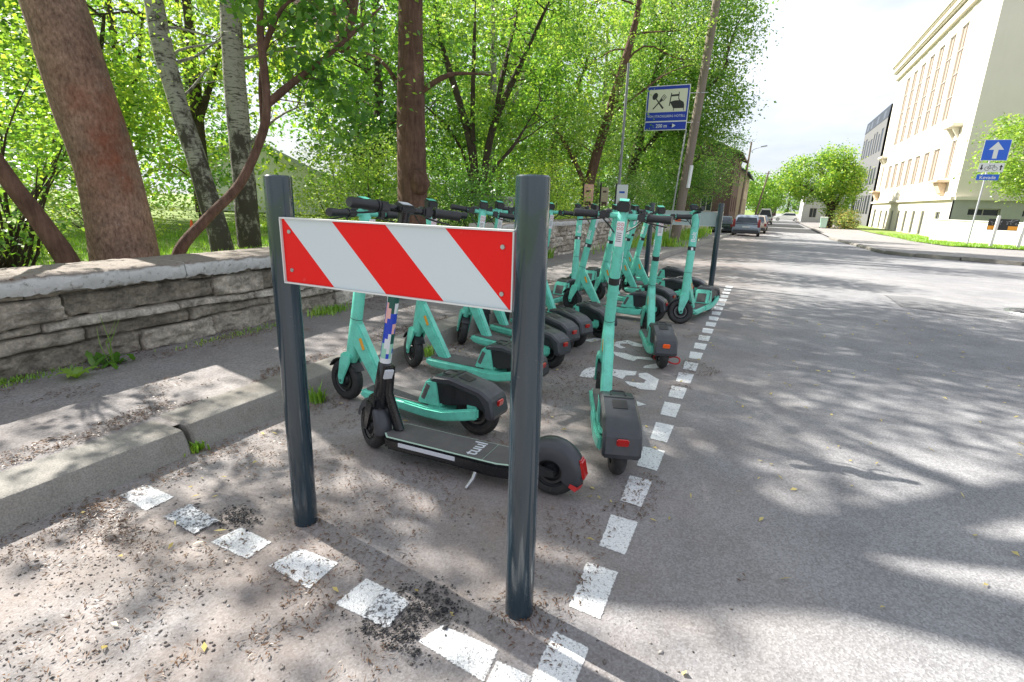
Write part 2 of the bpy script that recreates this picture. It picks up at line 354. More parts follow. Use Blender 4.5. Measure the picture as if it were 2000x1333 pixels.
a = n.noise(9, vec=n.vec((1, 1, 4.5)), detail=7, rough=.7); b_ = n.noise(5.5, vec=n.vec((1, 1, .6)), detail=7, rough=.7)
zz = n.xyz()['Z']; low = n.mapr(zz, 2.2, .4, 0., .16)
c = n.mix((.29, .275, .245), (.05, .04, .035), n.ramp(a, [(.52, 0.), (.6, 1.)])); c = n.mix(c, (.045, .036, .03), n.ramp(n.math('ADD', b_, low), [(.52, 0.), (.62, 1.)]))
n.color(c); n.bump(b_, .9, .03); n.bump(a, .4, .01); M['birch'] = m
m = mat('soil', (.08, .06, .04), .95); n = N(m); c = n.mix((.09, .15, .025), (.24, .31, .07), n.noise(1.2, detail=8, rough=.7)); c = n.mix(c, (.12, .08, .05), n.ramp(n.noise(4, detail=6), [(.55, 0.), (.7, .8)])); n.color(c); n.bump(n.noise(30, detail=6), .7, .03); M['lawn'] = m
def plaster(name, col, var=.12, streak=.15):
    m = mat(name, col, .85); n = N(m); c = n.mix(col, tuple(v*(1-var) for v in col), n.noise(.6, detail=7, rough=.7))
    c = n.mix(c, tuple(v*.6 for v in col), n.math('MULTIPLY', n.ramp(n.noise(1.1, vec=n.vec((1, 1, .12)), detail=6), [(.5, 0.), (.8, 1.)]), streak)); n.color(c); n.bump(n.noise(20, detail=4), .2, .01); return m
M['cream'] = plaster('cream_plaster', (.74, .69, .58)); M['cream2'] = plaster('peach_plaster', (.72, .55, .42)); M['plinth'] = plaster('grey_plinth', (.42, .42, .4), .3, .5)
M['whitewall'] = plaster('white_wall', (.72, .7, .66), .12, .4); M['facegrey'] = plaster('grey_facade', (.15, .15, .152)); M['darkroof'] = plaster('dark_roof', (.035, .045, .065))
M['brownwood'] = plaster('brown_boards', (.10, .06, .05), .3, .4); M['tan'] = plaster('tan_plaster', (.45, .38, .28)); M['housew'] = plaster('white_house', (.6, .59, .56)); M['roofgrey'] = plaster('grey_sheet_roof', (.36, .38, .41))
M['glass'] = mat('window_glass', (.02, .027, .035), .22, spec=.5); M['frame'] = mat('window_frame', (.5, .47, .42), .5); M['curtain'] = mat('pale_pane', (.36, .28, .225), .45)
m = mat('old_wood', (.2, .16, .12), .85); n = N(m); v = n.vec((1, 1, .05)); a = n.noise(40, vec=v, detail=7, rough=.7)
c = n.mix((.10, .075, .055), (.27, .225, .18), a); c = n.mix(c, (.10, .11, .03), n.ramp(n.noise(3, detail=7, rough=.7), [(.55, 0.), (.75, .7)])); n.color(c); n.bump(a, .6, .01); M['wood'] = m
M['sblue'] = mat('sign_blue', (.008, .035, .36), .4); M['swhite'] = mat('sign_white', (.62, .64, .62), .45); M['sblue2'] = mat('sign_bright_blue', (.01, .10, .55), .4)
M['boardback'] = paint('sign_back_grey', (.38, .46, .45), .5, .15)
M['carpaint'] = mat('car_blue_grey', (.25, .29, .35), .28, .3, coat=.6); M['cardark'] = mat('car_dark_green', (.012, .03, .028), .25, .2, coat=.6); M['carwhite'] = mat('car_white', (.7, .7, .7), .3, coat=.5)
M['carbeige'] = mat('car_beige', (.4, .33, .26), .3, .3, coat=.5)

# ================================================================== ground, road, pavements
def strip(name, rows, mt, dz=0., ny=None, sub=1, label=None, thick=0):
    """rows of (Y, x0, x1); the surface follows the street's slope"""
    Ys = []
    for i in range(len(rows)-1):
        a, b = rows[i], rows[i+1]; k = max(1, int(abs(b[0]-a[0])/3) if abs(a[0]) < 60 else 1)
        for t in range(k): f = t/k; Ys.append(tuple(a[q]+(b[q]-a[q])*f for q in range(3)))
    Ys.append(rows[-1]); mb = MB()
    vs = []
    for (Y, x0, x1) in Ys:
        for s in range(sub+1): vs.append((x0+(x1-x0)*s/sub, Y, gz(Y)+dz))
    W = sub+1; fs = [(i*W+s, i*W+s+1, (i+1)*W+s+1, (i+1)*W+s) for i in range(len(Ys)-1) for s in range(sub)]
    if thick:   # kerb-like edge walls going down
        n0 = len(vs); vs += [(x, y, z-thick) for (x, y, z) in vs]
        fs += [(i*W, (i+1)*W, n0+(i+1)*W, n0+i*W) for i in range(len(Ys)-1)] + [(i*W+sub, n0+i*W+sub, n0+(i+1)*W+sub, (i+1)*W+sub) for i in range(len(Ys)-1)]
        fs += [tuple(range(W)) + tuple(n0+k for k in reversed(range(W)))]
    mb._new(vs, fs); o = mb.build(name, mt, None, smooth=0, recalc=True)
    # make sure the tops face up
    me = o.data
    if sum(p.normal.z for p in me.polygons) < 0: me.flip_normals()
    return tag(o, label, kind='structure')
strip('ground', [(-60, -400, 400), (9, -400, 400), (46, -400, 400), (130, -400, 400), (900, -900, 900)], M['lawn'], -.16, label='flat earth under and around the street')
strip('road', [(-8, -2.35, 70), (9, -2.35, 70), (46, -2.35, 70), (300, -2.35, 70)], M['road'], 0., label='patched grey asphalt street falling away from the viewer')
strip('sidewalk', [(-8, -4.6, -2.42), (9, -4.6, -2.42), (46, -4.6, -2.42), (160, -4.6, -2.42)], M['walk'], .115, label='asphalt pavement between the stone wall and the left kerb')
KR = [(17.0, 40, 75), (18.6, 20, 75), (20.6, 8.6, 75), (21.6, 7.4, 75), (22.6, 6.1, 75), (23.3, 4.95, 75), (24.5, 4.25, 75), (26, 4.2, 75), (34, 4.35, 75), (46, 4.3, 75), (160, 4.2, 75)]
strip('sidewalk', [(y, a+.16, b) for y, a, b in KR], M['walk_far'], .115, label='pale pavement round the corner on the far side of the street')
strip('grass_verge', [(35.2, 30, 75), (36.3, 12.2, 75), (36.9, 9.2, 75), (49, 9.7, 75), (60, 9.1, 75), (160, 9.2, 75)], M['lawn'], .16, label='strip of lawn in front of the cream building')

# left kerb: cast blocks with rounded noses, open joint where two blocks meet
mb = MB()
def kerb_block(mb, y0, y1, x_off=0., z_off=0., seg=4):
    prof = [(-2.285, -.05), (-2.325, .060), (-2.345, .108), (-2.352, .118), (-2.366, .1235), (-2.575, .121), (-2.585, .112), (-2.585, -.05)]
    n = len(prof); ys = [y0] + [y0+.012] + [y0+(y1-y0)*k/seg for k in range(1, seg)] + [y1-.012, y1]; vs = []
    for q, y in enumerate(ys):
        e = .012 if q in (0, len(ys)-1) else 0
        for (px, pz) in prof: vs.append((px + x_off - e*(1 if px > -2.4 else 0) + .004*math.sin(y*9+px*50), y, pz + z_off + gz(y) - (e if pz > .1 else 0)))
    fs = [(i*n+k, i*n+(k+1) % n, (i+1)*n+(k+1) % n, (i+1)*n+k) for i in range(len(ys)-1) for k in range(n)] + [tuple(range(n)), tuple(reversed(range((len(ys)-1)*n, len(ys)*n)))]
    mb._new(vs, fs)
rng = random.Random(3)
kerb_block(mb, -4.2, -2.9); kerb_block(mb, -2.88, -1.2); kerb_block(mb, -1.19, .19, .0); kerb_block(mb, .2, 1.345, .012, -.003); kerb_block(mb, 1.375, 2.62, -.012, .004)
y = 2.63
while y < 9:
    Lk = 1.25; kerb_block(mb, y, y+Lk, rng.uniform(-.008, .008), rng.uniform(-.006, .006)); y += Lk+.012
while y < 120:
    kerb_block(mb, y, y+4.9, rng.uniform(-.01, .01), 0, 2); y += 4.92
tag(mb.build('kerb', M['concrete'], None, 25), 'concrete kerb blocks along the scooter bay', kind='structure')
mb = MB()   # right kerb follows the corner
pts = [(a, y) for y, a, b in KR]
def along(pts, step):
    out = []
    for i in range(len(pts)-1):
        a, b = Vector(pts[i]), Vector(pts[i+1]); k = max(1, int((b-a).length/step))
        out += [a.lerp(b, t/k) for t in range(k)]
    return out + [Vector(pts[-1])]
P_ = along(pts[:-1], 1.1)
for i in range(len(P_)-1):
    a, b = P_[i], P_[i+1]; d = (b-a).normalized(); c = (a+b)/2; nrm_ = Vector((-d.y, d.x)) if d.y <= 0 else Vector((d.y, -d.x))
    nrm_ = Vector((d.y, -d.x)); hh = .13 + rng.uniform(-.025, .02)
    mb.box((c.x+nrm_.x*.09, c.y+nrm_.y*.09, gz(c.y)+hh/2-.01), ((b-a).length-.03, .19+rng.uniform(-.02, .03), hh), Matrix.Rotation(math.atan2(d.y, d.x)+rng.uniform(-.03, .03), 3, 'Z'), .025)
tag(mb.build('kerb', M['concrete'], None, 40), 'rough kerb stones round the right hand corner', kind='structure')

# raised park ground behind the wall
me_v = []; me_f = []
xs = np.concatenate([np.arange(-4.35, -12, -.5), np.arange(-12, -80, -4)]); ys = np.concatenate([np.arange(-12, 30, 1.0), np.arange(30, 131, 5)])
X, Y = np.meshgrid(xs, ys); Z = .32 + fbm(X*.3, Y*.3, oct=3, seed=5)*.22 + np.vectorize(gz)(Y)*.6
V = np.stack([X, Y, Z], -1).reshape(-1, 3); nx = len(xs)
F = [(j*nx+i, j*nx+i+1, (j+1)*nx+i+1, (j+1)*nx+i) for j in range(len(ys)-1) for i in range(nx-1)]
o = link('park_ground', np_mesh('park_ground', V, F, 60), M['lawn']); 
if o.data.polygons[0].normal.z < 0: o.data.flip_normals()
tag(o, 'raised park soil behind the stone wall', kind='structure')
def park_z(y): return .3 + gz(y)*.6

# ---------------- painted markings
class Marks:
    """sheets lying on the asphalt, with the distance to their outline stored so that the paint can wear away at its edges"""
    def __init__(s): s.V, s.F, s.E, s.n = [], [], [], 0
    def add(s, pts, z=.0025, cell=.007, over=.012):
        P = np.array(pts, float); x0, y0 = P.min(0)-over; x1, y1 = P.max(0)+over; nx = max(2, int((x1-x0)/cell)); ny = max(2, int((y1-y0)/cell))
        X, Y = np.meshgrid(np.linspace(x0, x1, nx), np.linspace(y0, y1, ny)); d = np.full(X.shape, 9.); ins = np.zeros(X.shape, bool)
        for i in range(len(P)):
            a, b = P[i], P[(i+1) % len(P)]; ab = b-a; t = np.clip(((X-a[0])*ab[0]+(Y-a[1])*ab[1])/max(ab@ab, 1e-9), 0, 1)
            d = np.minimum(d, np.hypot(X-a[0]-t*ab[0], Y-a[1]-t*ab[1])); cnd = ((a[1] > Y) != (b[1] > Y)); xi = a[0]+(Y-a[1])/(ab[1] if abs(ab[1]) > 1e-9 else 1e-9)*ab[0]; ins ^= cnd & (X < xi)
        e = np.where(ins, d, -d); Z = z+np.vectorize(gz)(Y); I, J = np.meshgrid(np.arange(ny-1), np.arange(nx-1), indexing='ij'); a = (I*nx+J).ravel(); F = np.stack([a, a+1, a+nx+1, a+nx], -1)
        F = F[(e.ravel()[F].max(1) > -over)]; s.V.append(np.stack([X, Y, Z], -1).reshape(-1, 3)); s.F.append(F+s.n); s.E.append(e.ravel()); s.n += X.size
    def build(s, name, mt, *a):
        me = np_mesh(name, np.concatenate(s.V), np.concatenate(s.F), 0); at_ = me.attributes.new('edge', 'FLOAT', 'POINT'); at_.data.foreach_set('value', np.concatenate(s.E).astype(np.float32)); return link(name, me, mt)
def worn(m, soft=.006, rag=.010, holes=.62, nsc=70):
    n = N(m); t = m.node_tree; at_ = t.nodes.new('ShaderNodeAttribute'); at_.attribute_name = 'edge'
    e = n.math('ADD', at_.outputs['Fac'], n.math('MULTIPLY', n.math('SUBTRACT', n.noise(nsc, detail=6, rough=.7), .5), rag*2)); k = n.mapr(e, -soft*.5, soft*.5)
    k = n.math('MULTIPLY', k, n.ramp(n.noise(95, detail=6, rough=.8), [(holes-.04, 1.), (holes+.02, .12)]))
    tr = t.nodes.new('ShaderNodeBsdfTransparent'); mxs = t.nodes.new('ShaderNodeMixShader'); o = t.nodes['Material Output']; t.links.new(k, mxs.inputs[0]); t.links.new(tr.outputs[0], mxs.inputs[1]); t.links.new(n.b.outputs[0], mxs.inputs[2]); t.links.new(mxs.outputs[0], o.inputs[0]); return m
worn(M['paint'], .004, .009, .60); worn(M['wornpaint'], .005, .02, .70)
def quad_mark(mb, pts, z=.0025, jit=0): mb.add(pts, z, .007 if abs(pts[0][1]) < 3.4 else .012)
mb = Marks()
yy = [(1.275, 1.495, -.39, -.288), (1.602, 1.813, -.392, -.292), (1.93, 2.157, -.398, -.305), (2.265, 2.483, -.405, -.305), (2.595, 2.83, -.408, -.315), (2.957, 3.182, -.421, -.328), (3.289, 3.517, -.43, -.335), (3.628, 3.853, -.434, -.332)]
y = 3.95
while y < 8.9: yy.append((y, y+.215, -.432-.004*(y-4), -.335-.004*(y-4))); y += .333
for (a, b, x0, x1) in yy: quad_mark(mb, [(x0+.006, a), (x1+.003, a-.006), (x1, b), (x0-.008, b)])
row = [[(-2.212, .987), (-2.194, 1.082), (-2.011, 1.079), (-2.01, .97)], [(-1.619, .965), (-1.603, 1.071), (-1.433, 1.064), (-1.43, .964)],
       [(-1.338, .975), (-1.315, 1.088), (-1.145, 1.092), (-1.139, .96)], [(-1.022, .952), (-1.012, 1.08), (-.93, 1.073), (-.92, .95)],
       [(-.716, .953), (-.688, 1.034), (-.506, 1.033), (-.493, .928)], [(-.485, .925), (-.492, 1.0), (-.385, 1.0), (-.385, .88), (-.41, .8)], [(-.386, .80), (-.39, 1.165), (-.283, 1.155), (-.275, .80)]]
for q in row: quad_mark(mb, q)
tag(mb.build('dashed_line', M['paint'], None, 0), 'white dashes painted round the scooter bay', kind='structure')
mb = Marks()
for q in ([(-1.904, .978), (-1.902, 1.072), (-1.703, 1.057), (-1.71, .962)], [(-.917, .95), (-.928, 1.073), (-.823, 1.057), (-.819, .947)]): quad_mark(mb, q, z=.007)
tag(mb.build('dashed_line', M['wornpaint'], None, 0), 'two white dashes painted over crumbled asphalt', kind='structure')
mb = Marks()
blobs = [[(-1.06,3.37),(-1.08,3.51),(-1.07,3.6),(-1.01,3.65),(-.96,3.46),(-.97,3.38)], [(-.95,3.60),(-.89,3.66),(-.81,3.68),(-.72,3.7),(-.71,3.6),(-.77,3.57),(-.77,3.47),(-.85,3.51),(-.93,3.50)],
 [(-.7,3.66),(-.65,3.71),(-.54,3.6),(-.52,3.36),(-.61,3.33),(-.70,3.37),(-.75,3.44),(-.67,3.45),(-.62,3.47),(-.62,3.54),(-.68,3.58)],
 [(-1.09,4.45),(-1.0,4.58),(-.85,4.5),(-.83,4.41),(-.91,4.40),(-.97,4.46),(-1.03,4.42),(-1.02,4.36),(-.95,4.31),(-.99,4.26),(-1.06,4.32)],
 [(-1.02,4.13),(-.92,4.14),(-.83,4.09),(-.7,4.13),(-.67,4.05),(-.79,4.03),(-.8,3.95),(-.87,3.97),(-.97,4.03)], [(-.7,3.81),(-.7,3.88),(-.64,3.97),(-.56,4.05),(-.54,4.01),(-.57,3.91),(-.62,3.84)],
 [(-.66,3.13),(-.52,3.07),(-.56,3.02),(-.66,3.05)], [(-.62,4.47),(-.58,4.50),(-.56,4.38),(-.61,4.36)], [(-1.35,4.35),(-1.28,4.5),(-1.2,4.5),(-1.27,4.33)]]
for b in blobs: quad_mark(mb, b, jit=.008)
tag(mb.build('painted_symbol', M['paint'], None, 0), 'white cycle symbol painted in the scooter bay', kind='structure')
# crumbled dark asphalt repairs and loose grit
def rocks(name, pts, sizes, mt, flat=.6, seed=1):
    r = np.random.default_rng(seed); n = len(pts)
    base = np.array([(1,0,0),(0,1,0),(-1,0,0),(0,-1,0),(0,0,1),(0,0,-.6)], float); fc = np.array([(0,1,4),(1,2,4),(2,3,4),(3,0,4),(1,0,5),(2,1,5),(3,2,5),(0,3,5)])
    a = r.uniform(0, 2*np.pi, n); sc = np.asarray(sizes)[:, None]*r.uniform(.5, 1.2, (n, 3))
    V = base[None]*sc[:, None, :]*r.uniform(.7, 1.25, (n, 6, 1)); V[:, :, 2] *= flat
    ca, sa = np.cos(a)[:, None], np.sin(a)[:, None]; Vx = V[:, :, 0]*ca-V[:, :, 1]*sa; Vy = V[:, :, 0]*sa+V[:, :, 1]*ca; V = np.stack([Vx, Vy, V[:, :, 2]], -1) + np.asarray(pts)[:, None, :]
    F = (fc[None]+(np.arange(n)*6)[:, None, None]).reshape(-1, 3)
    return link(name, np_mesh(name, V.reshape(-1, 3), F, 0), mt)
r = np.random.default_rng(4)
m = mat('bitumen_crumbs', (.02, .02, .022), .75); n = N(m); c = n.ramp(n.geo(), [(0., (.012, .012, .014)), (.6, (.04, .04, .043)), (1., (.12, .11, .10))]); n.color(c); M['crumb'] = m
m = mat('loose_stones', (.2, .18, .16), .85); n = N(m); c = n.ramp(n.geo(), [(0., (.07, .06, .055)), (.4, (.19, .165, .145)), (.85, (.30, .27, .245)), (1., (.46, .44, .41))]); n.color(c); M['grit'] = m
def blobpts(cx, cy, sx, sy, n, rot=0, z=.004):
    a = r.normal(0, .5, (n, 2)); a = a[(a**2).sum(1) < 1.3]; x = a[:, 0]*sx; y = a[:, 1]*sy; c, s = math.cos(rot), math.sin(rot)
    return np.stack([cx+x*c-y*s, cy+x*s+y*c, np.full(len(x), z)+r.uniform(0, .004, len(x))], -1)
p1 = np.concatenate([blobpts(-.77, 1.05, .14, .13, 900, .2), blobpts(-.80, .93, .16, .05, 300), blobpts(-1.66, 1.10, .11, .07, 420)])
inb = lambda P, x0, x1, y0, y1: (P[:, 0] > x0) & (P[:, 0] < x1) & (P[:, 1] > y0) & (P[:, 1] < y1)
p1 = p1[~(inb(p1, -1.03, -.93, .94, 1.09))]
keep = ~((inb(p1, -.93, -.815, .945, 1.065) | inb(p1, -.72, -.49, .93, 1.03) | inb(p1, -1.91, -1.70, .965, 1.065)) & (r.random(len(p1)) < .9)); p1 = p1[keep]
tag(rocks('crumbled_asphalt', p1, r.gamma(3., .0010, len(p1))+.0010, M['crumb'], .7), 'black crumbled asphalt heaped beside the dashes', 'asphalt crumbs', kind='stuff')
n = 3600; px = r.uniform(-2.3, .1, n); py = np.abs(r.normal(0, .6, n))*1.1+.35; px = np.where(r.random(n) < .45, r.normal(-1.75, .35, n), px)
sel = (px > -2.3) & (px < .4) & (py < 3); P2 = np.stack([px, py, np.full(n, .002)], -1)[sel]
tag(rocks('loose_grit', P2, r.gamma(2., .0011, len(P2))+.0008, M['grit'], .55, 2), 'loose stones and grit on the bay asphalt', 'grit', kind='stuff')
def litter(name, pts, length, width, mt, seed, curl=.4, flat=True):
    r = np.random.default_rng(seed); n = len(pts); L_ = length*r.uniform(.5, 1.5, n); W_ = width*r.uniform(.6, 1.4, n); a = r.uniform(0, 2*np.pi, n)
    d = np.stack([np.cos(a), np.sin(a), r.normal(0, .18 if flat else .5, n)], -1); s = np.stack([-np.sin(a), np.cos(a), r.normal(0, .4, n)], -1)
    c = np.asarray(pts); up = np.zeros((n, 3)); up[:, 2] = 1
    k = (L_*curl*r.uniform(0, .6, n))[:, None]*up
    V = np.stack([c-d*L_[:, None]/2+k*.2, c+s*W_[:, None]/2+k, c+d*L_[:, None]/2+k*.2, c-s*W_[:, None]/2+k], 1).reshape(-1, 3); V[:, 2] = np.maximum(V[:, 2], 0.0025 if flat else -9)
    F = np.arange(n*4).reshape(-1, 4); return link(name, np_mesh(name, V, F, 0), mt)
def clumpy(n, x0, x1, y0, y1, z, sc=2.2, th=.1, seed=0, bias=None):
    r = np.random.default_rng(seed); x = r.uniform(x0, x1, n*4); y = r.uniform(y0, y1, n*4); v = fbm(x*sc, y*sc, oct=4, seed=seed+3)
    if bias is not None: v = v + bias(x, y)
    k = v > th; x, y = x[k][:n], y[k][:n]; return np.stack([x, y, np.full(len(x), z)+r.uniform(0, .004, len(x))], -1)
lp = np.concatenate([clumpy(8000, -2.3, -.35, .3, 5.2, .004, 2.6, .06, 11), clumpy(2200, -2.29, -2.12, .4, 6, .004, 3, -.05, 12), clumpy(1300, -2.3, -1.0, .2, 1.0, .004, 4, .12, 13),
                     clumpy(1500, -.45, .1, 1.6, 4.5, .004, 3, .12, 14)])
lp = np.concatenate([lp, blobpts(-1.425, 1.215, .1, .1, 120), blobpts(-.515, 1.19, .11, .11, 220), blobpts(-2.0, .85, .3, .1, 500, -.1)])
tag(litter('fallen_litter', lp, .016, .004, M['litter'], 3), 'brown fallen bud scales and catkins on the bay asphalt', 'leaf litter', kind='stuff')
lw = np.concatenate([clumpy(3800, -2.75, -2.59, .3, 7, .119, 2.2, .02, 21), clumpy(3200, -3.85, -3.5, .6, 8, .119, 3, .0, 22), clumpy(3500, -3.7, -2.6, .4, 7, .119, 3, .12, 23)])
tag(litter('fallen_litter', lw, .016, .005, M['litter'], 4), 'brown fallen scraps along the kerb and foot of the wall', 'leaf litter', kind='stuff')
ls = clumpy(420, -2.2, 3.5, .5, 8, .005, 1, -.6, 31)
tag(litter('scattered_leaves', ls, .03, .011, M['drytan'], 5), 'small dry leaves scattered over the road', 'leaf litter', kind='stuff')

# repair patch, manhole
M['patch'] = worn(asphalt('patch_asphalt', (.15, .15, .155), (.20, .20, .205)), .05, .05, .9, 12)
mb = Marks(); quad_mark(mb, [(1.75, 9.4), (1.75, 8.3), (2.5, 8.05), (3.0, 8.2), (2.7, 8.9), (2.2, 9.5)], z=.004, jit=.03)
tag(mb.build('road_patch', M['patch'], None, 0), 'darker repair patch in the middle of the street', kind='structure')
t = thing('manhole_cover', 'round cast iron cover set in the asphalt at the right edge', 'manhole cover', (3.32, 8.85, .0))
mb = MB(); mb.lathe([(0, .0), (.006, .0), (.006, .27), (0, .28)], (0, 0, 0), 'z', 32)
for k in range(5):
    for q in range(5):
        if math.hypot(k-2, q-2) < 2.6: mb.box(((k-2)*.09, (q-2)*.09, .009), (.05, .05, .006))
mb.build('lid', M['patch'], t); mb = MB(); mb.lathe([(0, .285), (.008, .285), (.008, .34), (0, .345)], (0, 0, 0), 'z', 32); mb.build('ring', M['steel'], t)

# ================================================================== stone wall
def wall_x(Y): return -3.80 - .30*np.clip((np.asarray(Y)-2.5)/6., 0, 1)
def wall_top(Y): return .60 + .12*np.clip((np.asarray(Y)-7.9)/.05, 0, 1)*1.0
def stone_face(Y, Z, seed=0, near=True):
    zb = np.array([-.2, .10, .25, .34, .41, .57, 1.0]) if near else np.array([-.5, -.2, -.02, .12, .25, .36, .46, .56, .72, 1.2])
    lens = (.45, 1.1) if near else (.14, .34)
    wob = [zb[k] + (.035 if near else .03)*2*fbm(Y*(1.6 if near else 3), k*13.7, oct=3, seed=seed) for k in range(len(zb))]
    idx = np.zeros(Y.shape, int); dist = np.full(Y.shape, 9.)
    for k in range(len(zb)): idx += (Z > wob[k]); dist = np.minimum(dist, np.abs(Z-wob[k]))
    rr = np.random.default_rng(seed+5); sid = idx*1000
    for k in range(len(zb)+1):
        js = np.cumsum(rr.uniform(*lens, 400))-3.; mk = idx == k
        yy_ = Y[mk] + .04*2*fbm(Z[mk]*6, k*3.3, oct=2, seed=seed+2); q = np.searchsorted(js, yy_)
        q = np.clip(q, 1, len(js)-1); d = np.minimum(np.abs(yy_-js[q-1]), np.abs(js[q]-yy_)); dd = dist[mk]; dist[mk] = np.minimum(dd, d); sid[mk] += q
    hsh = _h(sid, sid*0, sid*0, seed); h2 = _h(sid, sid*0+1, sid*0, seed)
    e = np.clip(dist/(.013 if near else .016), 0, 1); e = e*e*(3-2*e)
    dep = -.045*(1-e) + (hsh-.5)*.055 + .085*fbm(Y*4, Z*8, oct=6, seed=seed+9) + .04*fbm(Y*20, Z*38, oct=4, seed=seed+11) + (h2-.5)*.2*(np.mod(Z*4, 1)-.5)*.3
    return dep, hsh, 1-e
wall = thing('stone_wall', 'low grey limestone wall with pale coping stones beside the pavement', 'wall', (-3.9, 5, .1))
def wall_piece(y0, y1, dy, dz, near, name):
    ys = np.arange(y0, y1+dy, dy); zs = np.arange(-.05, 1.001, dz); T, Yg = np.meshgrid(zs, ys)
    base = np.array([.06+gz(v) for v in ys]); top = wall_top(ys)+ .0
    Zg = base[:, None]+T*(top-base)[:, None]; dep, st, jt = stone_face(Yg, Zg, 3 if near else 8, near)
    Xg = wall_x(Yg)+dep; V = np.stack([Xg, Yg, Zg], -1).reshape(-1, 3)-np.array([-3.9, 5, .1]); nz_ = len(zs)
    I, J = np.meshgrid(np.arange(len(ys)-1), np.arange(nz_-1), indexing='ij'); a = (I*nz_+J).ravel(); F = np.stack([a, a+nz_, a+nz_+1, a+1], -1)
    me = np_mesh(name, V, F, 80)
    for nm, arr in (('stone', st), ('joint', jt)):
        at_ = me.attributes.new(nm, 'FLOAT', 'POINT'); at_.data.foreach_set('value', arr.astype(np.float32).ravel())
    o = link(name, me, M['stone'], wall)
    if me.polygons[0].normal.x < 0: me.flip_normals()
    return o
wall_piece(-1.5, 6.0, .012, .02, True, 'stone_face'); wall_piece(6.0, 17., .025, .028, False, 'stone_face'); wall_piece(17., 60., .15, .06, False, 'stone_face')
mb = MB(); mb.box((-.62, 24, .1), (.28, 62, .75)); mb.build('rubble_core', M['stone'], wall)
rg = random.Random(5)
def coping(y0, y1, near):
    dy = .02 if near else .05; ys = np.arange(y0+.004, y1-.003, dy); ys[-1] = y1-.004; tp = float(wall_top((y0+y1)/2)); zt = tp+.105+rg.uniform(-.006, .006); fo = rg.uniform(-.012, .012)
    prof = [(-.30, 0.0), (-.02, 0.0), (.04, 0.0), (.052, .03), (.055, .06), (.05, .095), (.03, .108), (-.04, .11), (-.12, .11), (-.22, .112), (-.32, .11), (-.42, .10), (-.52, .10), (-.60, .09), (-.62, .0)]
    Yg = np.repeat(ys[:, None], len(prof), 1); px = np.array([p[0] for p in prof])[None]+0*Yg; pz = np.array([p[1] for p in prof])[None]+0*Yg
    nse = fbm(Yg*7, px*9, pz*14, oct=5, seed=31); n2 = fbm(Yg*28, px*20, pz*30, oct=3, seed=33)
    Xg = wall_x(Yg)+px+fo+(nse*.028+n2*.026)*(px > -.1)+.0; Zg = zt-.11+pz+(nse*.018+n2*.014)*(pz > .04) + (nse*.05+n2*.034)*(pz < .02)
    V = np.stack([Xg, Yg, Zg], -1).reshape(-1, 3)-np.array([-3.9, 5, .1]); k = len(prof); m_ = len(ys)
    F = [(i*k+q, i*k+(q+1) % k, (i+1)*k+(q+1) % k, (i+1)*k+q) for i in range(m_-1) for q in range(k)]
    me = bpy.data.meshes.new('coping_stone'); me.from_pydata([tuple(v) for v in V], [], F+[tuple(range(k)), tuple(reversed(range((m_-1)*k, m_*k)))])
    bm = bmesh.new(); bm.from_mesh(me); bmesh.ops.recalc_face_normals(bm, faces=bm.faces); bm.to_mesh(me); bm.free(); fin(me, 60); link('coping_stone', me, M['coping'], wall)
for a, b in ((-1.5, .62), (.62, 2.33), (2.33, 3.75), (3.75, 5.1), (5.1, 6.5), (6.5, 7.95)): coping(a, b, True)
y = 7.95
while y < 17: coping(y, y+1.35, False); y += 1.35
while y < 58: coping(y, y+4, False); y += 4

# ================================================================== posts and boards
def post(x, y, h, r_, label, lean=0.):
    t = thing('steel_post', label, 'post', (x, y, gz(y)), 0, 'dark posts at the corners of the scooter bay')
    mb = MB(); mb.lathe([(-.05, 0), (-.05, r_), (h-.004, r_), (h, r_-.004), (h-.001, r_-.006), (h-.03, r_-.006), (h-.03, 0)], (0, 0, 0), 'z', 40)
    mb.build('tube', M['post'], t, 40)
    mb = MB(); mb.lathe([(h-.02, 0), (h-.008, r_-.0065), (h-.012, 0)], (0, 0, 0), 'z', 24); mb.build('cap', M['black'], t)
    t.rotation_euler = (0, lean, 0); return t
post(-1.425, 1.215, 1.258, .0425, 'dark blue grey steel post at the left end of the red striped board', 0.004)
post(-.515, 1.190, 1.262, .0425, 'dark blue grey steel post at the right end of the red striped board', -.006)
post(-1.715, 8.75, 1.245, .0425, 'dark post at the far left corner of the bay beyond the scooters')
post(-.665, 8.65, 1.26, .0425, 'dark post at the far right corner of the bay beyond the scooters')
t = thing('barrier_board', 'red and white striped board fixed between the two near posts', 'barrier board', (-1.372, 1.178, .928))
mb = MB(); mb.box((.405, 0, .1), (.81, .006, .2), bev=.0015); mb.build('striped_panel', M['stripes'], t)
mb = MB()
for z0, z1 in ((.199, .2035), (-.0035, .001)): mb.box((.405, .001, (z0+z1)/2), (.816, .022, z1-z0))
mb.box((-.0015, .001, .1), (.004, .022, .2)); mb.box((.8115, .001, .1), (.004, .022, .2)); mb.build('rim', M['swhite'], t)
mb = MB()
for x in (-.03, .835): mb.box((x, .02, .15), (.06, .012, .03), bev=.003); mb.box((x, .02, .05), (.06, .012, .03), bev=.003)
mb.build('bracket', M['steel'], t)
for x in (.03, .78):
    for z in (.04, .16): mb = MB(); mb.lathe([(-.003, 0), (-.003, .006), (0, .007), (0, 0)], (x, -.0035, z), 'y', 10); mb.build('bolt', M['steel'], t)
t = thing('barrier_board', 'pale grey back of the board between the far posts', 'barrier board', (-1.66, 8.70, .925))
mb = MB(); mb.box((.48, 0, .1), (.93, .006, .21), bev=.0015); mb.build('panel', M['boardback'], t)
mb = MB()
for z in (-.006, .206): mb.box((.48, -.004, z), (.935, .02, .005))
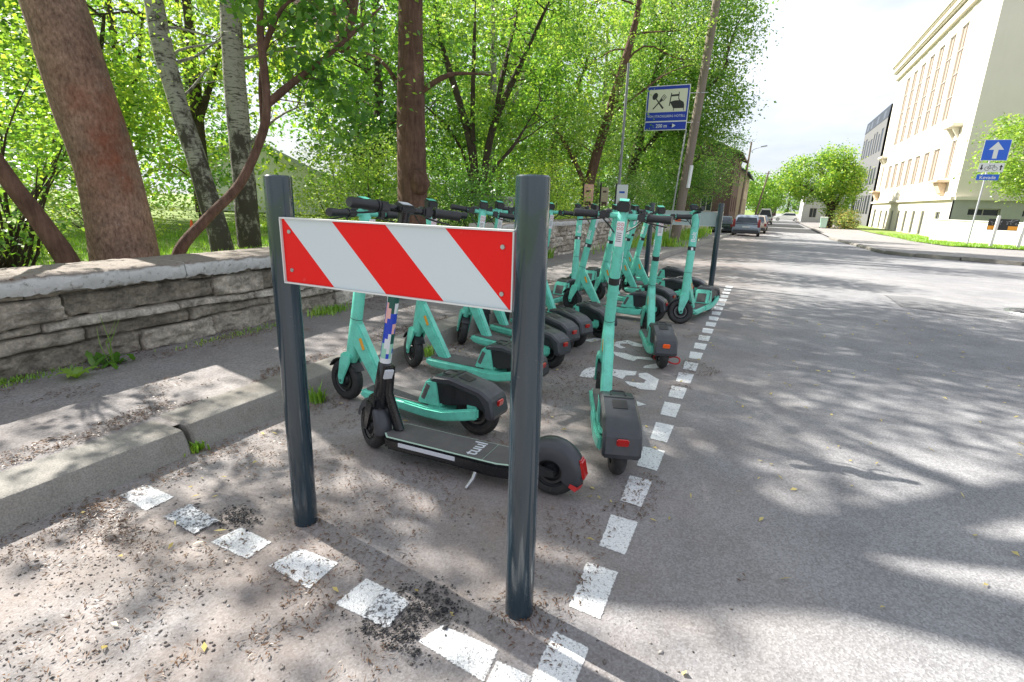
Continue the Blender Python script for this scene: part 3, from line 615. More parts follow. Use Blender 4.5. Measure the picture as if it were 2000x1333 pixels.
mb.build('rim', M['swhite'], t); mb = MB(); mb.box((.38, -.0055, .065), (.09, .004, .045), bev=.001); mb.build('sticker', M['orangered'], t)

# ================================================================== scooters
def xz(p, y): return (p[0], y, p[1])
def make_wheel(root, x, rr, tw, name, rim_m):
    mb = MB(); pr_ = []
    for k in range(13):
        a = math.pi*(k/12)+0; pr_.append((-math.cos(a)*tw/2, rr-tw*.42+math.sin(a)*tw*.42))
    pr_ = [(-tw*.42, rr*.62)] + pr_ + [(tw*.42, rr*.62)]
    mb.lathe(pr_, (x, 0, rr), 'y', 40); wm = mb.build(name, M['rubber'], root, 50)
    mb = MB(); mb.lathe([(-.030, 0), (-.030, rr*.22), (-.012, rr*.30), (-.010, rr*.50), (-.022, rr*.60), (-.022, rr*.66), (.022, rr*.66), (.022, rr*.60), (.010, rr*.50), (.012, rr*.30), (.030, rr*.22), (.030, 0)], (x, 0, rr), 'y', 32)
    mb.build('rim', rim_m, wm, 40)
    mb = MB(); mb.lathe([(.02, rr*.40), (.024, rr*.40), (.024, rr*.50), (.02, rr*.50)], (x, 0, rr), 'y', 24); mb.lathe([(-.05, 0), (-.05, .011), (.05, .011), (.05, 0)], (x, 0, rr), 'y', 10); mb.build('brake_disc', M['darkmetal'], wm)
    return wm
def arc(cx, cz, r, a0, a1, n): return [(cx+r*math.cos(R(a0+(a1-a0)*k/n)), cz+r*math.sin(R(a0+(a1-a0)*k/n))) for k in range(n+1)]
def handlebars(root, hx, hz, half, tube_m, name='handlebar', grip_r=.0215, rise=.0, bell=True):
    mb = MB(); mb.tube([(hx-.035, -half+.03, hz), (hx-.02, -half*.55, hz), (hx, -.05, hz), (hx, .05, hz), (hx-.02, half*.55, hz), (hx-.035, half-.03, hz)], .0155, 12); hb = mb.build(name, tube_m, root)
    for s in (-1, 1):
        mb = MB(); mb.tube([(hx-.040, s*half, hz), (hx-.036, s*(half-.012), hz), (hx-.030, s*(half-.06), hz), (hx-.026, s*(half-.12), hz)], [grip_r*.92, grip_r*1.08, grip_r*.92, grip_r], 14); mb.tube([(hx-.026, s*(half-.12), hz), (hx-.025, s*(half-.127), hz)], grip_r*1.25, 14)
        mb.build('grip', M['black'], hb)
        mb = MB(); mb.box((hx-.018, s*(half-.155), hz), (.040, .046, .044), bev=.008)
        mb.tube([(hx+.004, s*(half-.155), hz-.012), (hx+.030, s*(half-.135), hz-.022), (hx+.034, s*(half-.08), hz-.032), (hx+.018, s*(half-.02), hz-.040)], [(.007, .005), (.007, .005), (.006, .004), (.005, .004)], 8); mb.build('brake_lever', M['black'], hb)
    if bell:
        mb = MB(); mb.box((hx-.012, half*.30, hz+.001), (.035, .022, .036), bev=.006); mb.lathe([(0, 0), (0, .018), (.008, .017), (.016, .008), (.018, 0)], (hx-.016, half*.30, hz+.018), 'z', 16); mb.build('bell', M['black'], hb)
        mb = MB(); mb.tube([(hx+.01, -half*.45, hz-.01), (hx+.045, -half*.3, hz-.05), (hx+.04, -.02, hz-.09), (hx+.02, 0, hz-.13)], .004, 6); mb.tube([(hx+.01, half*.45, hz-.01), (hx+.05, half*.25, hz-.06), (hx+.035, .02, hz-.11), (hx+.02, 0, hz-.15)], .004, 6); mb.build('brake_cable', M['black'], hb)
    return hb

def make_scooter():
    """teal shared scooter, front towards +x, centre of the wheelbase at the origin"""
    t = thing('electric_scooter', 'x', 'scooter'); W = .47; rr = .128; T = M['teal']
    # steering column group
    ax, az = W, rr
    base = (W-.055, .285); top = (W-.205, 1.06)
    def st(f): return (base[0]+(top[0]-base[0])*f, base[1]+(top[1]-base[1])*f)
    col = [(base[0]+.010, base[1]-.03), st(0), st(.15), st(.3), st(.6), st(.85), (top[0]+.004, top[1]-.03), (top[0]+.016, top[1]+.03), (top[0]+.034, top[1]+.075)]
    rad = [(.032, .038), (.034, .042), (.033, .041), (.031, .039), (.030, .038), (.030, .038), (.030, .037), (.030, .036), (.028, .034)]
    mb = MB(); mb.tube([xz(p, 0) for p in col], rad, 20, side=(0, 1, 0)); stem = mb.build('stem', T, t, 40)
    mb = MB(); p = st(.30); mb.tube([xz(st(.298), 0), xz(st(.302), 0)], (.0315, .0395), 20, side=(0, 1, 0)); mb.build('seam', M['ink'], stem)
    # fork: crown over the wheel and two blades
    mb = MB(); prof = [(base[0]-.035, base[1]+.005), (base[0]+.045, base[1]+.015), (base[0]+.062, base[1]-.03), (ax+.026, az+.02), (ax+.012, az-.022), (ax-.012, az-.022), (ax-.026, az+.02), (base[0]-.03, base[1]-.035)]
    for s in (-1, 1): mb.prism([(a, b) for a, b in prof], s*.044-.006, s*.044+.006, bev=.004)
    mb.prism([(base[0]-.035, base[1]+.012), (base[0]+.045, base[1]+.022), (base[0]+.058, base[1]-.012), (base[0]-.038, base[1]-.016)], -.046, .046, bev=.008)
    mb.build('fork', T, t)
    mb = MB()
    a_ = arc(ax, az, rr+.012, 30, 150, 10); b_ = arc(ax, az, rr+.005, 150, 30, 10)
    for i in range(10):
        q = [a_[i], a_[i+1], b_[10-i-1], b_[10-i]]; mb._new([(v[0], y, v[1]) for y in (-.034, .034) for v in q], [(0,1,2,3), (7,6,5,4), (0,4,5,1), (1,5,6,2), (2,6,7,3), (3,7,4,0)])
    mb.build('mudguard', M['black'], t, 50)
    make_wheel(t, ax, rr, .062, 'front_wheel', M['black']); make_wheel(t, -W, rr, .066, 'rear_wheel', M['black'])
    # down tube to the deck
    dt = [(st(.285)[0]-.030, st(.285)[1]+.03), (st(.12)[0]-.028, st(.12)[1]+.0), (W-.275, .155), (W-.355, .155), (st(.25)[0]-.045, st(.25)[1]-.01)]
    mb = MB(); mb.prism([(st(.30)[0]-.012, st(.30)[1]), (st(.10)[0]-.015, st(.10)[1]), (W-.262, .118), (W-.345, .118), (st(.27)[0]-.040, st(.27)[1]-.01)], -.030, .030, bev=.010); dn = mb.build('down_tube', T, t)
    for s in (-1, 1):
        mb = MB(); c = (W-.165, .37); mb.tube([(W-.15, s*.0305, .41), (W-.176, s*.0305, .345)], [(.003, .011), (.003, .011)], 10, side=(0, 1, 0)); mb.build('side_reflector', M['orange'], dn)
    # deck
    dk = [(W-.19, .078), (W-.175, .105), (W-.20, .126), (-.14, .126), (-.30, .130), (-.36, .120), (-.30, .074), (-.16, .062), (W-.25, .062)]
    mb = MB(); hw = .088
    mb.prism(dk, -hw, hw, bev=.018, seg=3); deck = mb.build('deck', T, t, 45)
    mb = MB(); mb.prism_xy([(W-.215, -.056), (W-.235, -.074), (-.20, -.074), (-.20, .074), (W-.235, .074), (W-.215, .056)], .125, .1295, bev=.001); mb.build('deck_mat', M['grip'], deck)
    # rising rear panel and side arms
    mb = MB(); rp = [(-.125, .124), (-.188, .272), (-.265, .285), (-.29, .13)]; mb.prism(rp, -.080, .080, bev=.012); rise = mb.build('rear_panel', T, t)
    for s in (-1, 1):
        mb = MB(); mb.tube([(-.170, s*.0805, .165), (-.208, s*.0805, .248)], (.0022, .014), 10, side=(0, 1, 0)); mb.build('side_inlay', M['grip'], rise)
    mb = MB(); mb.prism([(-.131, .145), (-.172, .240), (-.178, .240), (-.138, .145)], -.048, .048); mb.build('front_inlay', M['grip'], rise)
    for s in (-1, 1):
        mb = MB(); mb.prism([(-.04, .068), (-.20, .060), (-.31, .066), (-.43, .094), (-.525, .124), (-.525, .184), (-.41, .152), (-.30, .124), (-.20, .118), (-.04, .124)], s*.084-.012, s*.084+.012, bev=.009); mb.build('side_arm', T, t)
    mb = MB()
    for s in (-1, 1): mb = MB(); mb.prism([(-W+.03, .19), (-W+.02, .10), (-W-.02, .10), (-W-.035, .19)], s*.062-.004, s*.062+.004, bev=.003); mb.build('axle_plate', T, t)
    # battery box
    bx = [(-.195, .345), (-.235, .375), (-.36, .385), (-.50, .355), (-.575, .30), (-.605, .165), (-.560, .150), (-.53, .20), (-.47, .255), (-.36, .262), (-.27, .20), (-.262, .165)]
    mb = MB(); core = [(-.215, .262), (-.245, .282), (-.34, .292), (-.52, .255), (-.575, .225), (-.588, .140), (-.50, .175), (-.43, .175), (-.33, .150), (-.262, .145)]
    mb.prism(core, -.071, .071, bev=.008); box = mb.build('battery_box', M['black'], t)
    lid = [(-.203, .270), (-.236, .300), (-.34, .311), (-.530, .274), (-.592, .236), (-.615, .142), (-.596, .124), (-.556, .126), (-.548, .190), (-.512, .232), (-.35, .266), (-.245, .260)]
    mb = MB(); mb.prism(lid, -.082, .082, bev=.012, seg=1); mb.build('hood', M['boxgrey'], box, 22)
    mb = MB(); mb.box((-.402, 0, .2975), (.070, .066, .008), Matrix.Rotation(R(-11), 3, 'Y')); mb.build('handle_recess', M['ink'], box)
    mb = MB(); mb.tube([(-.318, -.034, .310), (-.272, -.032, .3115), (-.266, -.024, .312), (-.266, .024, .312), (-.272, .032, .3115), (-.318, .034, .310)], .0035, 8); mb.tube([(-.348, -.070, .3115), (-.348, .070, .3115)], .0018, 6); mb.build('handle', M['black'], box)
    mb = MB(); mb.box((-.603, 0, .205), (.016, .052, .034), Matrix.Rotation(R(-13), 3, 'Y'), bev=.005); mb.build('tail_light', M['red'], box)
    # head: display, sticker, band, writing
    hx, hz = top[0]+.022, top[1]+.052
    handlebars(t, hx, hz, .258, T)
    mb = MB(); mb.prism([(hx+.028, hz+.032), (hx-.040, hz+.020), (hx-.045, hz+.070), (hx+.035, hz+.088)], -.034, .034, bev=.007); dsp = mb.build('display', M['black'], t)
    mb = MB(); mb.box((hx-.005, 0, hz+.0835), (.055, .050, .002), Matrix.Rotation(R(-12.5), 3, 'Y')); mb.build('screen', M['tealpale'], dsp)
    # info sticker on the face turned to the rider
    def rear_face(f, dx): p = st(f); d = Vector((top[0]-base[0], 0, top[1]-base[1])).normalized(); n_ = Vector((-d.z, 0, d.x)); return Vector((p[0], 0, p[1])) + n_*dx, d, n_
    c, d, n_ = rear_face(.955, .0385); Mx = Matrix((Vector((0, -1, 0)), d, n_)).transposed().to_4x4(); Mx.translation = c
    Rt = Mx.to_3x3()
    mb = MB(); mb.box(c, (.040, .135, .003), Rt, bev=.0008); stk = mb.build('info_sticker', M['white'], t)
    mb = MB(); mi_ = []
    for (u, v) in ((-.0095, .052), (.0095, .052), (-.0095, .030), (.0095, .030)):
        cc = c + Rt @ Vector((u, v, .0018)); ring = []
        for k in range(16):
            a = 2*math.pi*k/16; ring.append(cc+Rt @ Vector((math.cos(a)*.0078, math.sin(a)*.0078, 0)))
        inn = [cc+(q-cc)*.72 for q in ring]; mb._new(ring+inn, [(k, (k+1) % 16, 16+(k+1) % 16, 16+k) for k in range(16)])
    mb.build('warning_symbol', M['redink'], stk, 0)
    mb = MB()
    for k in range(5): mb.box(c+Rt @ Vector((-.003, .006-.011*k, .0019)), (.027-.003*(k % 2), .003, .0006), Rt)
    mb.build('small_print', M['ink'], stk, 0)
    mb = MB(); q = st(.60); mb.tube([xz(st(.585), 0), xz(st(.635), 0)], (.0312, .0392), 20, side=(0, 1, 0)); band = mb.build('band', M['ink'], stem)
    mb = MB()
    for s in (-1, 1): mb.box((q[0], s*.0312, q[1]+.003), (.022, .002, .028))
    mb.build('band_label', M['white'], band)
    # brand word along the column, both sides
    for s in (-1, 1):
        p = st(.755); d = Vector((top[0]-base[0], 0, top[1]-base[1])).normalized()
        nrm = Vector((0, s, 0)); X_ = d; Y_ = nrm.cross(X_)
        Mx = Matrix((X_, Y_, nrm)).transposed().to_4x4(); Mx.translation = Vector((p[0], s*.0298, p[1]))
        text_mesh('Bolt', .062, Mx, 'lettering', M['white'], stem, extrude=.0012)
    mb = MB(); mb.tube([(W-.235, -.06, .10), (W-.225, -.115, .06), (W-.215, -.150, .010)], .0065, 8); mb.tube([(W-.215, -.15, .012), (W-.19, -.165, .006)], .006, 8); mb.build('kickstand', M['black'], t)
    return t

def steer(root, deg, bx_, bz_, tx_, tz_, names):
    P0 = Vector((bx_, 0, bz_)); ax_ = Vector((tx_-bx_, 0, tz_-bz_)).normalized()
    Mt = Matrix.Translation(P0) @ Matrix.Rotation(R(deg), 4, ax_) @ Matrix.Translation(-P0)
    for c in root.children:
        if c.name.split('.')[0] in names: c.matrix_local = Mt
STEERED = ('stem', 'fork', 'mudguard', 'front_wheel', 'handlebar', 'display', 'info_sticker')
STEER = [-6, -26, -38, -24, -30, -20, -12, -8, -15, -20, -10, -62, -50, -60, -10, 6, -62]
proto = make_scooter()
GRP = 'teal shared scooters parked in the bay'
SC = [  # rear or centre point, heading in degrees, label, lean
 ('c', -1.703, 2.218, 177.5, 'teal scooter nearest the camera of the row, behind the black scooter', 1),
 ('c', -1.745, 2.925, 176., 'teal scooter second in the row, just behind the nearest teal one', -1),
 ('c', -1.785, 3.57, 166., 'teal scooter third in the row, its rear box right beside the near right post', 1.5),
 ('c', -1.84, 3.99, 163., 'teal scooter fourth in the row, behind the near right post', 0),
 ('c', -1.80, 4.30, 158., 'teal scooter fifth in the row, its rear box second from the near right post', 1),
 ('r', -1.255, 4.53, 154., 'teal scooter sixth in the row, its rear box third right of the near right post', -1),
 ('c', -1.43, 5.53, 176., 'teal scooter standing square to the kerb beyond the painted cycle symbol', 1),
 ('c', -1.40, 6.22, 160., 'teal scooter next beyond the square parked one, deck half hidden behind it', -1),
 ('c', -1.33, 6.93, 172., 'teal scooter deep in the row behind the column of the nearest upright one', 0),
 ('c', -1.20, 7.20, 173., 'teal scooter deep in the row with its black kickstand down', 1),
 ('r', -1.08, 8.09, 175., 'teal scooter last in the row, in front of the far left post', -1),
 ('r', -2.10, 6.10, -98., 'teal scooter by the kerb turned towards the camera, half behind the near right post', 0),
 ('r', -2.17, 7.40, -92., 'teal scooter by the kerb turned towards the camera, behind a parked column', 2),
 ('r', -1.90, 8.45, -100., 'teal scooter by the kerb turned towards the camera, nearest the far left post', 0),
 ('r', -.482, 2.175, 110.5, 'teal scooter standing alone beside the dashed line with its rear to the camera', 1.0),
 ('r', -.582, 3.90, 109., 'teal scooter over the painted symbol with an orange tail light', 0),
 ('f', -.674, 5.58, -101., 'teal scooter facing the camera at the far right end of the bay on the dashes', 2),
]
for i, (md, x, y, hd, lab, ln) in enumerate(SC):
    o = proto if i == 0 else copy_tree(proto)
    h = R(hd); dx = .47*math.cos(h); dy = .47*math.sin(h)
    if md == 'r': x += dx; y += dy
    if md == 'f': x -= dx; y -= dy
    o.location = (x, y, gz(y)); o.rotation_euler = (R(ln), 0, h); o['label'] = lab; o['group'] = GRP
    steer(o, STEER[i], .415, .285, .265, 1.06, STEERED)
    if i in (14, 16): o.scale = (1.025,)*3
    if i == 15:
        for b in o.children:
            for q in b.children:
                if q.name.startswith('tail_light'): q.data = q.data.copy(); q.data.materials[0] = M['orangered']
        bx_ = o

t = thing('cable_lock', 'red looped cable lock lying round the rear wheel of the orange lit scooter', 'cable lock', (-.565, 4.0, 0)); mb = MB()
mb.tube([(.0+.10*math.cos(a)*(1.05 if math.cos(a) > 0 else .95), .0+.03*math.sin(a), .045+.022*math.sin(a*2)) for a in [k*math.pi/14 for k in range(29)]], .006, 8, cap=False); mb.build('cable', M['redink'], t); mb = MB(); mb.box((-.09, .01, .045), (.05, .025, .025), bev=.006); mb.build('lock_body', M['ink'], t)

def make_black_scooter():
    t = thing('electric_scooter', 'black scooter with a patterned column and long flat deck behind the striped board', 'scooter'); W = .472; rr = .118; B = M['gloss']
    base = (W-.06, .27); top = (W-.205, 1.112)
    def st(f): return (base[0]+(top[0]-base[0])*f, base[1]+(top[1]-base[1])*f)
    make_wheel(t, W, rr, .066, 'front_wheel', M['black']); make_wheel(t, -W, rr*.98, .066, 'rear_wheel', M['black'])
    mb = MB(); mb.tube([xz(st(-.05), 0), xz(st(.0), 0), xz(st(.10), 0), xz(st(.21), 0), xz(st(.22), 0)], [(.034, .040), (.036, .044), (.034, .042), (.031, .036), (.026, .026)], 18, side=(0, 1, 0))
    mb.prism([(base[0]-.04, base[1]+.01), (base[0]+.04, base[1]+.02), (base[0]+.065, base[1]-.04), (base[0]-.035, base[1]-.05)], -.046, .046, bev=.012)
    for s in (-1, 1): mb.prism([(base[0]-.02, base[1]-.02), (base[0]+.06, base[1]-.02), (W+.02, rr-.02), (W-.02, rr-.02)], s*.044-.006, s*.044+.006, bev=.004)
    fk = mb.build('fork_and_steering_head', B, t)
    mb = MB(); mb.box((st(.16)[0]-.052, 0, st(.16)[1]), (.012, .045, .05), Matrix.Rotation(R(-20), 3, 'Y'), bev=.004); mb.build('sticker', M['plate'], fk)
    # patterned sleeve with flat coloured triangles
    mb = MB(); seg = 12; ns = 22; P = [st(.22+.63*k/ns) for k in range(ns+1)]; rr_ = random.Random(12); rings = []
    d = Vector((top[0]-base[0], 0, top[1]-base[1])).normalized(); n_ = Vector((d.z, 0, -d.x))
    for p in P: rings.append([mb.b.verts.new(Vector((p[0], 0, p[1])) + Vector((0, 1, 0))*.0265*math.cos(2*math.pi*k/seg) + n_*.0265*math.sin(2*math.pi*k/seg)) for k in range(seg)])
    for i in range(ns):
        for k in range(seg):
            bi, bk = i//2, k//3; pal = (0, 1, 3, 0, 1, 4, 2, 0); h = pal[(bi*3+bk*5+(bi*bk) % 3) % 8]; h2 = pal[(bi*3+bk*5+(bi*bk) % 3+3) % 8]
            a, b, c, e = rings[i][k], rings[i][(k+1) % seg], rings[i+1][(k+1) % seg], rings[i+1][k]
            u, v = k % 3, i % 2; up = (u+.5)/3 + (v+.5)/2 if (bi+bk) % 2 else (2.5-u)/3 + (v+.5)/2
            if i in (0, ns-1): h = h2 = 4
            for f_, m_ in (((a, b, c), h if up < 1 else h2), ((a, c, e), h if up < .95 else h2)):
                f = mb.b.faces.new(f_); f.material_index = m_
    mb.build('patterned_sleeve', [M['cblue'], M['cgreen'], M['cpink'], M['cmint'], M['cwhite']], t, 60)
    mb = MB(); mb.tube([xz(st(.85), 0), xz(st(1.04), 0)], (.024, .028), 18, side=(0, 1, 0)); hd = mb.build('head_tube', B, t)
    hx, hz = st(1.03); hb = handlebars(t, hx, hz+.015, .255, M['gloss'], grip_r=.0215, bell=False)
    mb = MB(); mb.tube([(hx-.0, .12, hz+.015), (hx-.0, .155, hz+.015)], .023, 14); mb.build('throttle', M['black'], hb)
    mb = MB(); mb.lathe([(-.012, .0), (-.012, .024), (.012, .024), (.012, 0)], (hx-.02, .155, hz+.015), 'y', 18); mb.build('control_ring', M['boxgrey'], hb)
    mb = MB(); mb.prism([(hx+.03, hz+.0), (hx-.042, hz-.0), (hx-.048, hz+.030), (hx+.035, hz+.050)], -.036, .036, bev=.008); dsp = mb.build('display', M['black'], t)
    mb = MB(); mb.box((hx-.006, 0, hz+.0405), (.05, .045, .003), Matrix.Rotation(R(-13.5), 3, 'Y'), bev=.001); mb.build('screen', M['plate'], dsp)
    # front mudguard hugging the tyre
    mb = MB(); pr_ = [(-.040, rr-.028), (-.043, rr-.004), (-.030, rr+.014), (0, rr+.02), (.030, rr+.014), (.043, rr-.004), (.040, rr-.028)]
    mb.lathe(pr_, (W, 0, rr), 'y', 18, a0=R(12), a1=R(186)); mg = mb.build('mudguard', M['boxgrey'], t, 50); 
    mb = MB(); mb.lathe([(-.043, rr-.062), (-.047, rr-.004), (-.032, rr+.016), (0, rr+.022), (.032, rr+.016), (.047, rr-.004), (.043, rr-.062)], (-W, 0, rr), 'y', 22, a0=R(28), a1=R(206)); rg_ = mb.build('rear_mudguard', M['boxgrey'], t, 50)
    mb = MB(); mb.prism([(-W-.118, rr+.076), (-W-.132, rr+.068), (-W-.150, rr-.006), (-W-.138, rr-.014), (-W-.120, rr+.03)], -.028, .028, bev=.006); mb.build('tail_light', M['red'], rg_)
    mb = MB(); mb.lathe([(-.048, rr-.02), (-.048, rr+.012), (0, rr+.0235), (.048, rr+.012), (.048, rr-.02)], (-W, 0, rr), 'y', 4, a0=R(196), a1=R(207)); mb.build('reflector_strip', M['redink'], rg_)
    mb = MB(); mb.tube([xz((st(.20)[0]-.03, st(.20)[1]), 0), (W-.105, 0, .30), (W-.165, 0, .125)], [(.021, .026), (.02, .026), (.021, .028)], 14, side=(0, 1, 0)); mb.build('down_tube', B, t)
    out_ = [(W-.12, -.045), (W-.145, -.045), (W-.155, -.094), (W-.13, -.094)]
    ol = [(W-.115, -.055), (W-.15, -.090), (-.25, -.090), (-.34, -.066), (-.375, -.05), (-.375, .05), (-.34, .066), (-.25, .090), (W-.15, .090), (W-.115, .055)]
    mb = MB(); mb.prism_xy(ol, .058, .12, bev=.012); mb.prism([(W-.15, .058), (-.2, .040), (-.33, .052), (-.42, .08), (-.42, .12), (-.3, .105), (W-.15, .11)], -.07, .07, bev=.01); deck = mb.build('deck', M['gloss'], t)
    sc_ = lambda k: [(x*k if True else x, y*k) for x, y in ol]
    mb = MB(); mb.prism_xy([(x*.990-.0005, y*.965) for x, y in ol], .119, .1225); mb.build('edge_line', M['mint'], deck)
    mb = MB(); mb.prism_xy([(x*.972, y*.91) for x, y in ol if x > -.16] + [(-.118, .0819)] if False else [(W-.128, -.050), (W-.158, -.080), (-.178, -.081), (-.178, .081), (W-.158, .080), (W-.128, .050)], .1215, .1248); mb.prism_xy([(-.182, -.081), (-.248, -.080), (-.332, -.058), (-.362, -.04), (-.362, .04), (-.332, .058), (-.248, .080), (-.182, .081)], .1215, .1248); mb.build('deck_mat', M['grip'], deck)
    Mx = Matrix(((0, 1, 0, -.115), (-1, 0, 0, 0), (0, 0, 1, .1555), (0, 0, 0, 1))); Mx = Matrix.Translation((-.110, 0, .1256)) @ Matrix.Rotation(R(-90), 4, 'Z')
    text_mesh('tuul', .088, Mx, 'lettering', M['plate'], deck, extrude=.0004)
    for s in (-1, 1):
        mb = MB(); mb.box((.10, s*.0905, .098), (.30, .004, .020), bev=.001); mb.build('side_strip', M['plate'], deck)
    mb = MB()
    for s in (-1, 1): mb.prism([(-.30, .13), (-.42, .15), (-.50, .135), (-.50, .105), (-.40, .095), (-.30, .08)], s*.056-.006, s*.056+.006, bev=.004)
    mb.build('rear_frame', M['black'], t)
    mb = MB(); mb.tube([(-.15, .085, .055), (-.150, .105, .035), (-.135, .14, .004)], [.010, .009, .007], 8); ks = mb.build('kickstand', M['steel'], t)
    return t
bs = make_black_scooter(); bs.location = (-1.144, 1.83, 0); bs.rotation_euler = (R(1.2), 0, R(-177.9)); bs['group'] = ''
del bs['group']
steer(bs, -30, .412, .27, .267, 1.112, ('fork_and_steering_head', 'patterned_sleeve', 'head_tube', 'handlebar', 'display', 'mudguard', 'front_wheel'))


# ================================================================== pole, signs, street furniture
t = thing('utility_pole', 'leaning weathered wooden pole carrying the blue hotel sign', 'pole', (-2.77, 18.45, gz(18.45)+.11))
mb = MB(); mb.tube([(-.005, 0, -.4), (0, 0, 0), (.16, 0, 2.5), (.33, 0, 5.2), (.56, 0, 8.8)], [.165, .16, .145, .13, .11], 20); mb.build('shaft', M['wood'], t)
mb = MB()
for z in (1.0, 4.95, 3.75): mb.tube([(.064*z, 0, z-.015), (.064*z, 0, z+.015)], .158-.008*z, 20)
mb.build('clamp', M['steel'], t)
mb = MB(); mb.tube([(-.17, -.02, -.1), (-.15, -.03, 1.2), (-.05, -.03, 3.), (-.0, -.05, 3.7)], .025, 8); mb.build('conduit', M['galv'], t)
mb = MB(); mb.tube([(.26, -.1, 1.9), (.30, -.1, 2.6)], .06, 8); mb.build('notice', M['white'], t)
t = thing('hotel_sign', 'blue and cream hotel sign with fork, spoon and bed on the leaning wooden pole', 'sign', (-3.415, 18.22, 4.23))
Wd, Hh = 1.34, 1.34
mb = MB(); mb.box((0, 0, 0), (Wd, .02, Hh), bev=.004); mb.build('panel', M['swhite'], t)
mb = MB(); yb = -.0125
def rectm(mb, x0, x1, z0, z1, y=yb): mb.box(((x0+x1)/2, y, (z0+z1)/2), (x1-x0, .005, z1-z0))
rectm(mb, -.645, .645, .555, .645); rectm(mb, -.645, -.60, -.12, .555); rectm(mb, .60, .645, -.12, .555); rectm(mb, -.645, .645, -.38, -.12); rectm(mb, -.645, .645, -.645, -.42); mb.build('blue_field', M['sblue'], t, 0)
m = mat('sign_cream', (.62, .62, .48), .5); mb = MB(); rectm(mb, -.60, .60, -.12, .555, -.0112); mb.build('cream_field', m, t, 0)
def flat(mb, pts, y=-.0150): mb.poly([(x, y, z) for x, z in pts])
def bar(mb, a, b, w0, w1, y=-.0150):
    a, b = Vector(a), Vector(b); d = (b-a).normalized(); n_ = Vector((-d.y, d.x)); flat(mb, [a+n_*w0, b+n_*w1, b-n_*w1, a-n_*w0], y)
mb = MB()
flat(mb, [(-.40+.085*math.cos(k*math.pi/8)*(1)+.02*math.sin(k*math.pi/8), .36+.105*math.sin(k*math.pi/8)) for k in range(16)]); bar(mb, (-.36, .28), (-.12, -.01), .014, .03)
bar(mb, (-.44, -.02), (-.22, .22), .018, .018, -.0156); bar(mb, (-.24, .20), (-.17, .27), .03, .05, -.0156)
for k in (-1, 0, 1): bar(mb, (-.175+k*.036, .255-k*.036), (-.075+k*.036, .375-k*.036), .010, .010, -.0156)
mb.build('cutlery_symbol', M['ink'], t, 0)
mb = MB(); bar(mb, (.07, .06), (.11, .44), .016, .014); bar(mb, (.34, .27), (.34, .46), .013, .013); bar(mb, (.10, .36), (.35, .37), .028, .028, -.0156)
flat(mb, [(.08, .17), (.16, .20), (.24, .215), (.40, .215), (.50, .16), (.53, .08), (.53, -.02), (.20, -.02)], -.0152); bar(mb, (.21, -.09), (.22, .0), .010, .010); bar(mb, (.52, -.09), (.52, .0), .010, .010); bar(mb, (.34, .27), (.38, .20), .014, .014)
mb.build('bed_symbol', M['ink'], t, 0)
def face(x, y, z, s=1.0): return Matrix.Translation((x, y, z)) @ Matrix.Rotation(R(90), 4, 'X') @ Matrix.Diagonal((s, 1, 1, 1))
text_mesh('VON STACKELBERG HOTELL', .098, face(0, -.016, -.245, .88), 'lettering', M['swhite'], t, .0012, spacing=1.08, bold=.004)
text_mesh('200 m', .155, face(-.12, -.016, -.535, .9), 'lettering', M['swhite'], t, .0012)
mb = MB(); bar(mb, (.14, -.53), (.24, -.53), .020, .020); flat(mb, [(.22, -.465), (.33, -.53), (.22, -.595)], -.0156); mb.build('arrow_symbol', M['swhite'], t, 0)
mb = MB()
for z in (.42, -.44): mb.tube([(.2, .03, z), (1.2 if z > 0 else 1.0, .14, z)], .014, 8)
mb.build('bracket', M['galv'], t)

t = thing('road_sign', 'leaning grey post with blue one way arrow, cycle plate and street name', 'sign', (10.60, 38.8, gz(38.8)+.12))
mb = MB(); mb.tube([(0, 0, -.1), (.06, 0, 5.9)], .045, 12); mb.build('post', M['galv'], t)
z0 = 0-gz(38.8)-.12
def plate_(mb, cx, cz, w_, h_, y=-.06, th=.012): mb.box((cx, y, cz+z0), (w_, th, h_), Matrix.Rotation(R(.5), 3, 'Y'), bev=.003)
mb = MB(); plate_(mb, .19, 4.70, 1.16, 1.10); pl = mb.build('arrow_panel', M['swhite'], t)
mb = MB(); plate_(mb, .19, 4.70, 1.11, 1.05, -.067, .004); mb.build('blue_field', M['sblue2'], pl)
mb = MB(); mb.poly([(x+.19, -.071, z+4.70+z0) for x, z in ((-.10, -.44), (.10, -.44), (.10, .02), (.33, .02), (0, .44), (-.33, .02), (-.10, .02))]); mb.build('arrow_symbol', M['swhite'], pl, 0)
mb = MB(); plate_(mb, .17, 3.79, 1.10, .48); pc = mb.build('cycle_plate', M['swhite'], t)
mb = MB()
for s in (-1, 1):
    cx = .17+s*.42; mb.poly([(cx+x, -.068, 3.79+z0+s*z) for x, z in ((-.03, -.15), (.03, -.15), (.03, .02), (.08, .02), (0, .15), (-.08, .02), (-.03, .02))]); 
    c0 = (.17+s*.17, 3.73+z0); ring = [(c0[0]+math.cos(a*math.pi/8)*.11, c0[1]+math.sin(a*math.pi/8)*.11) for a in range(16)]; inn = [(c0[0]+math.cos(a*math.pi/8)*.09, c0[1]+math.sin(a*math.pi/8)*.09) for a in range(16)]
    mb._new([(x, -.068, z) for x, z in ring+inn], [(k, (k+1) % 16, 16+(k+1) % 16, 16+k) for k in range(16)])
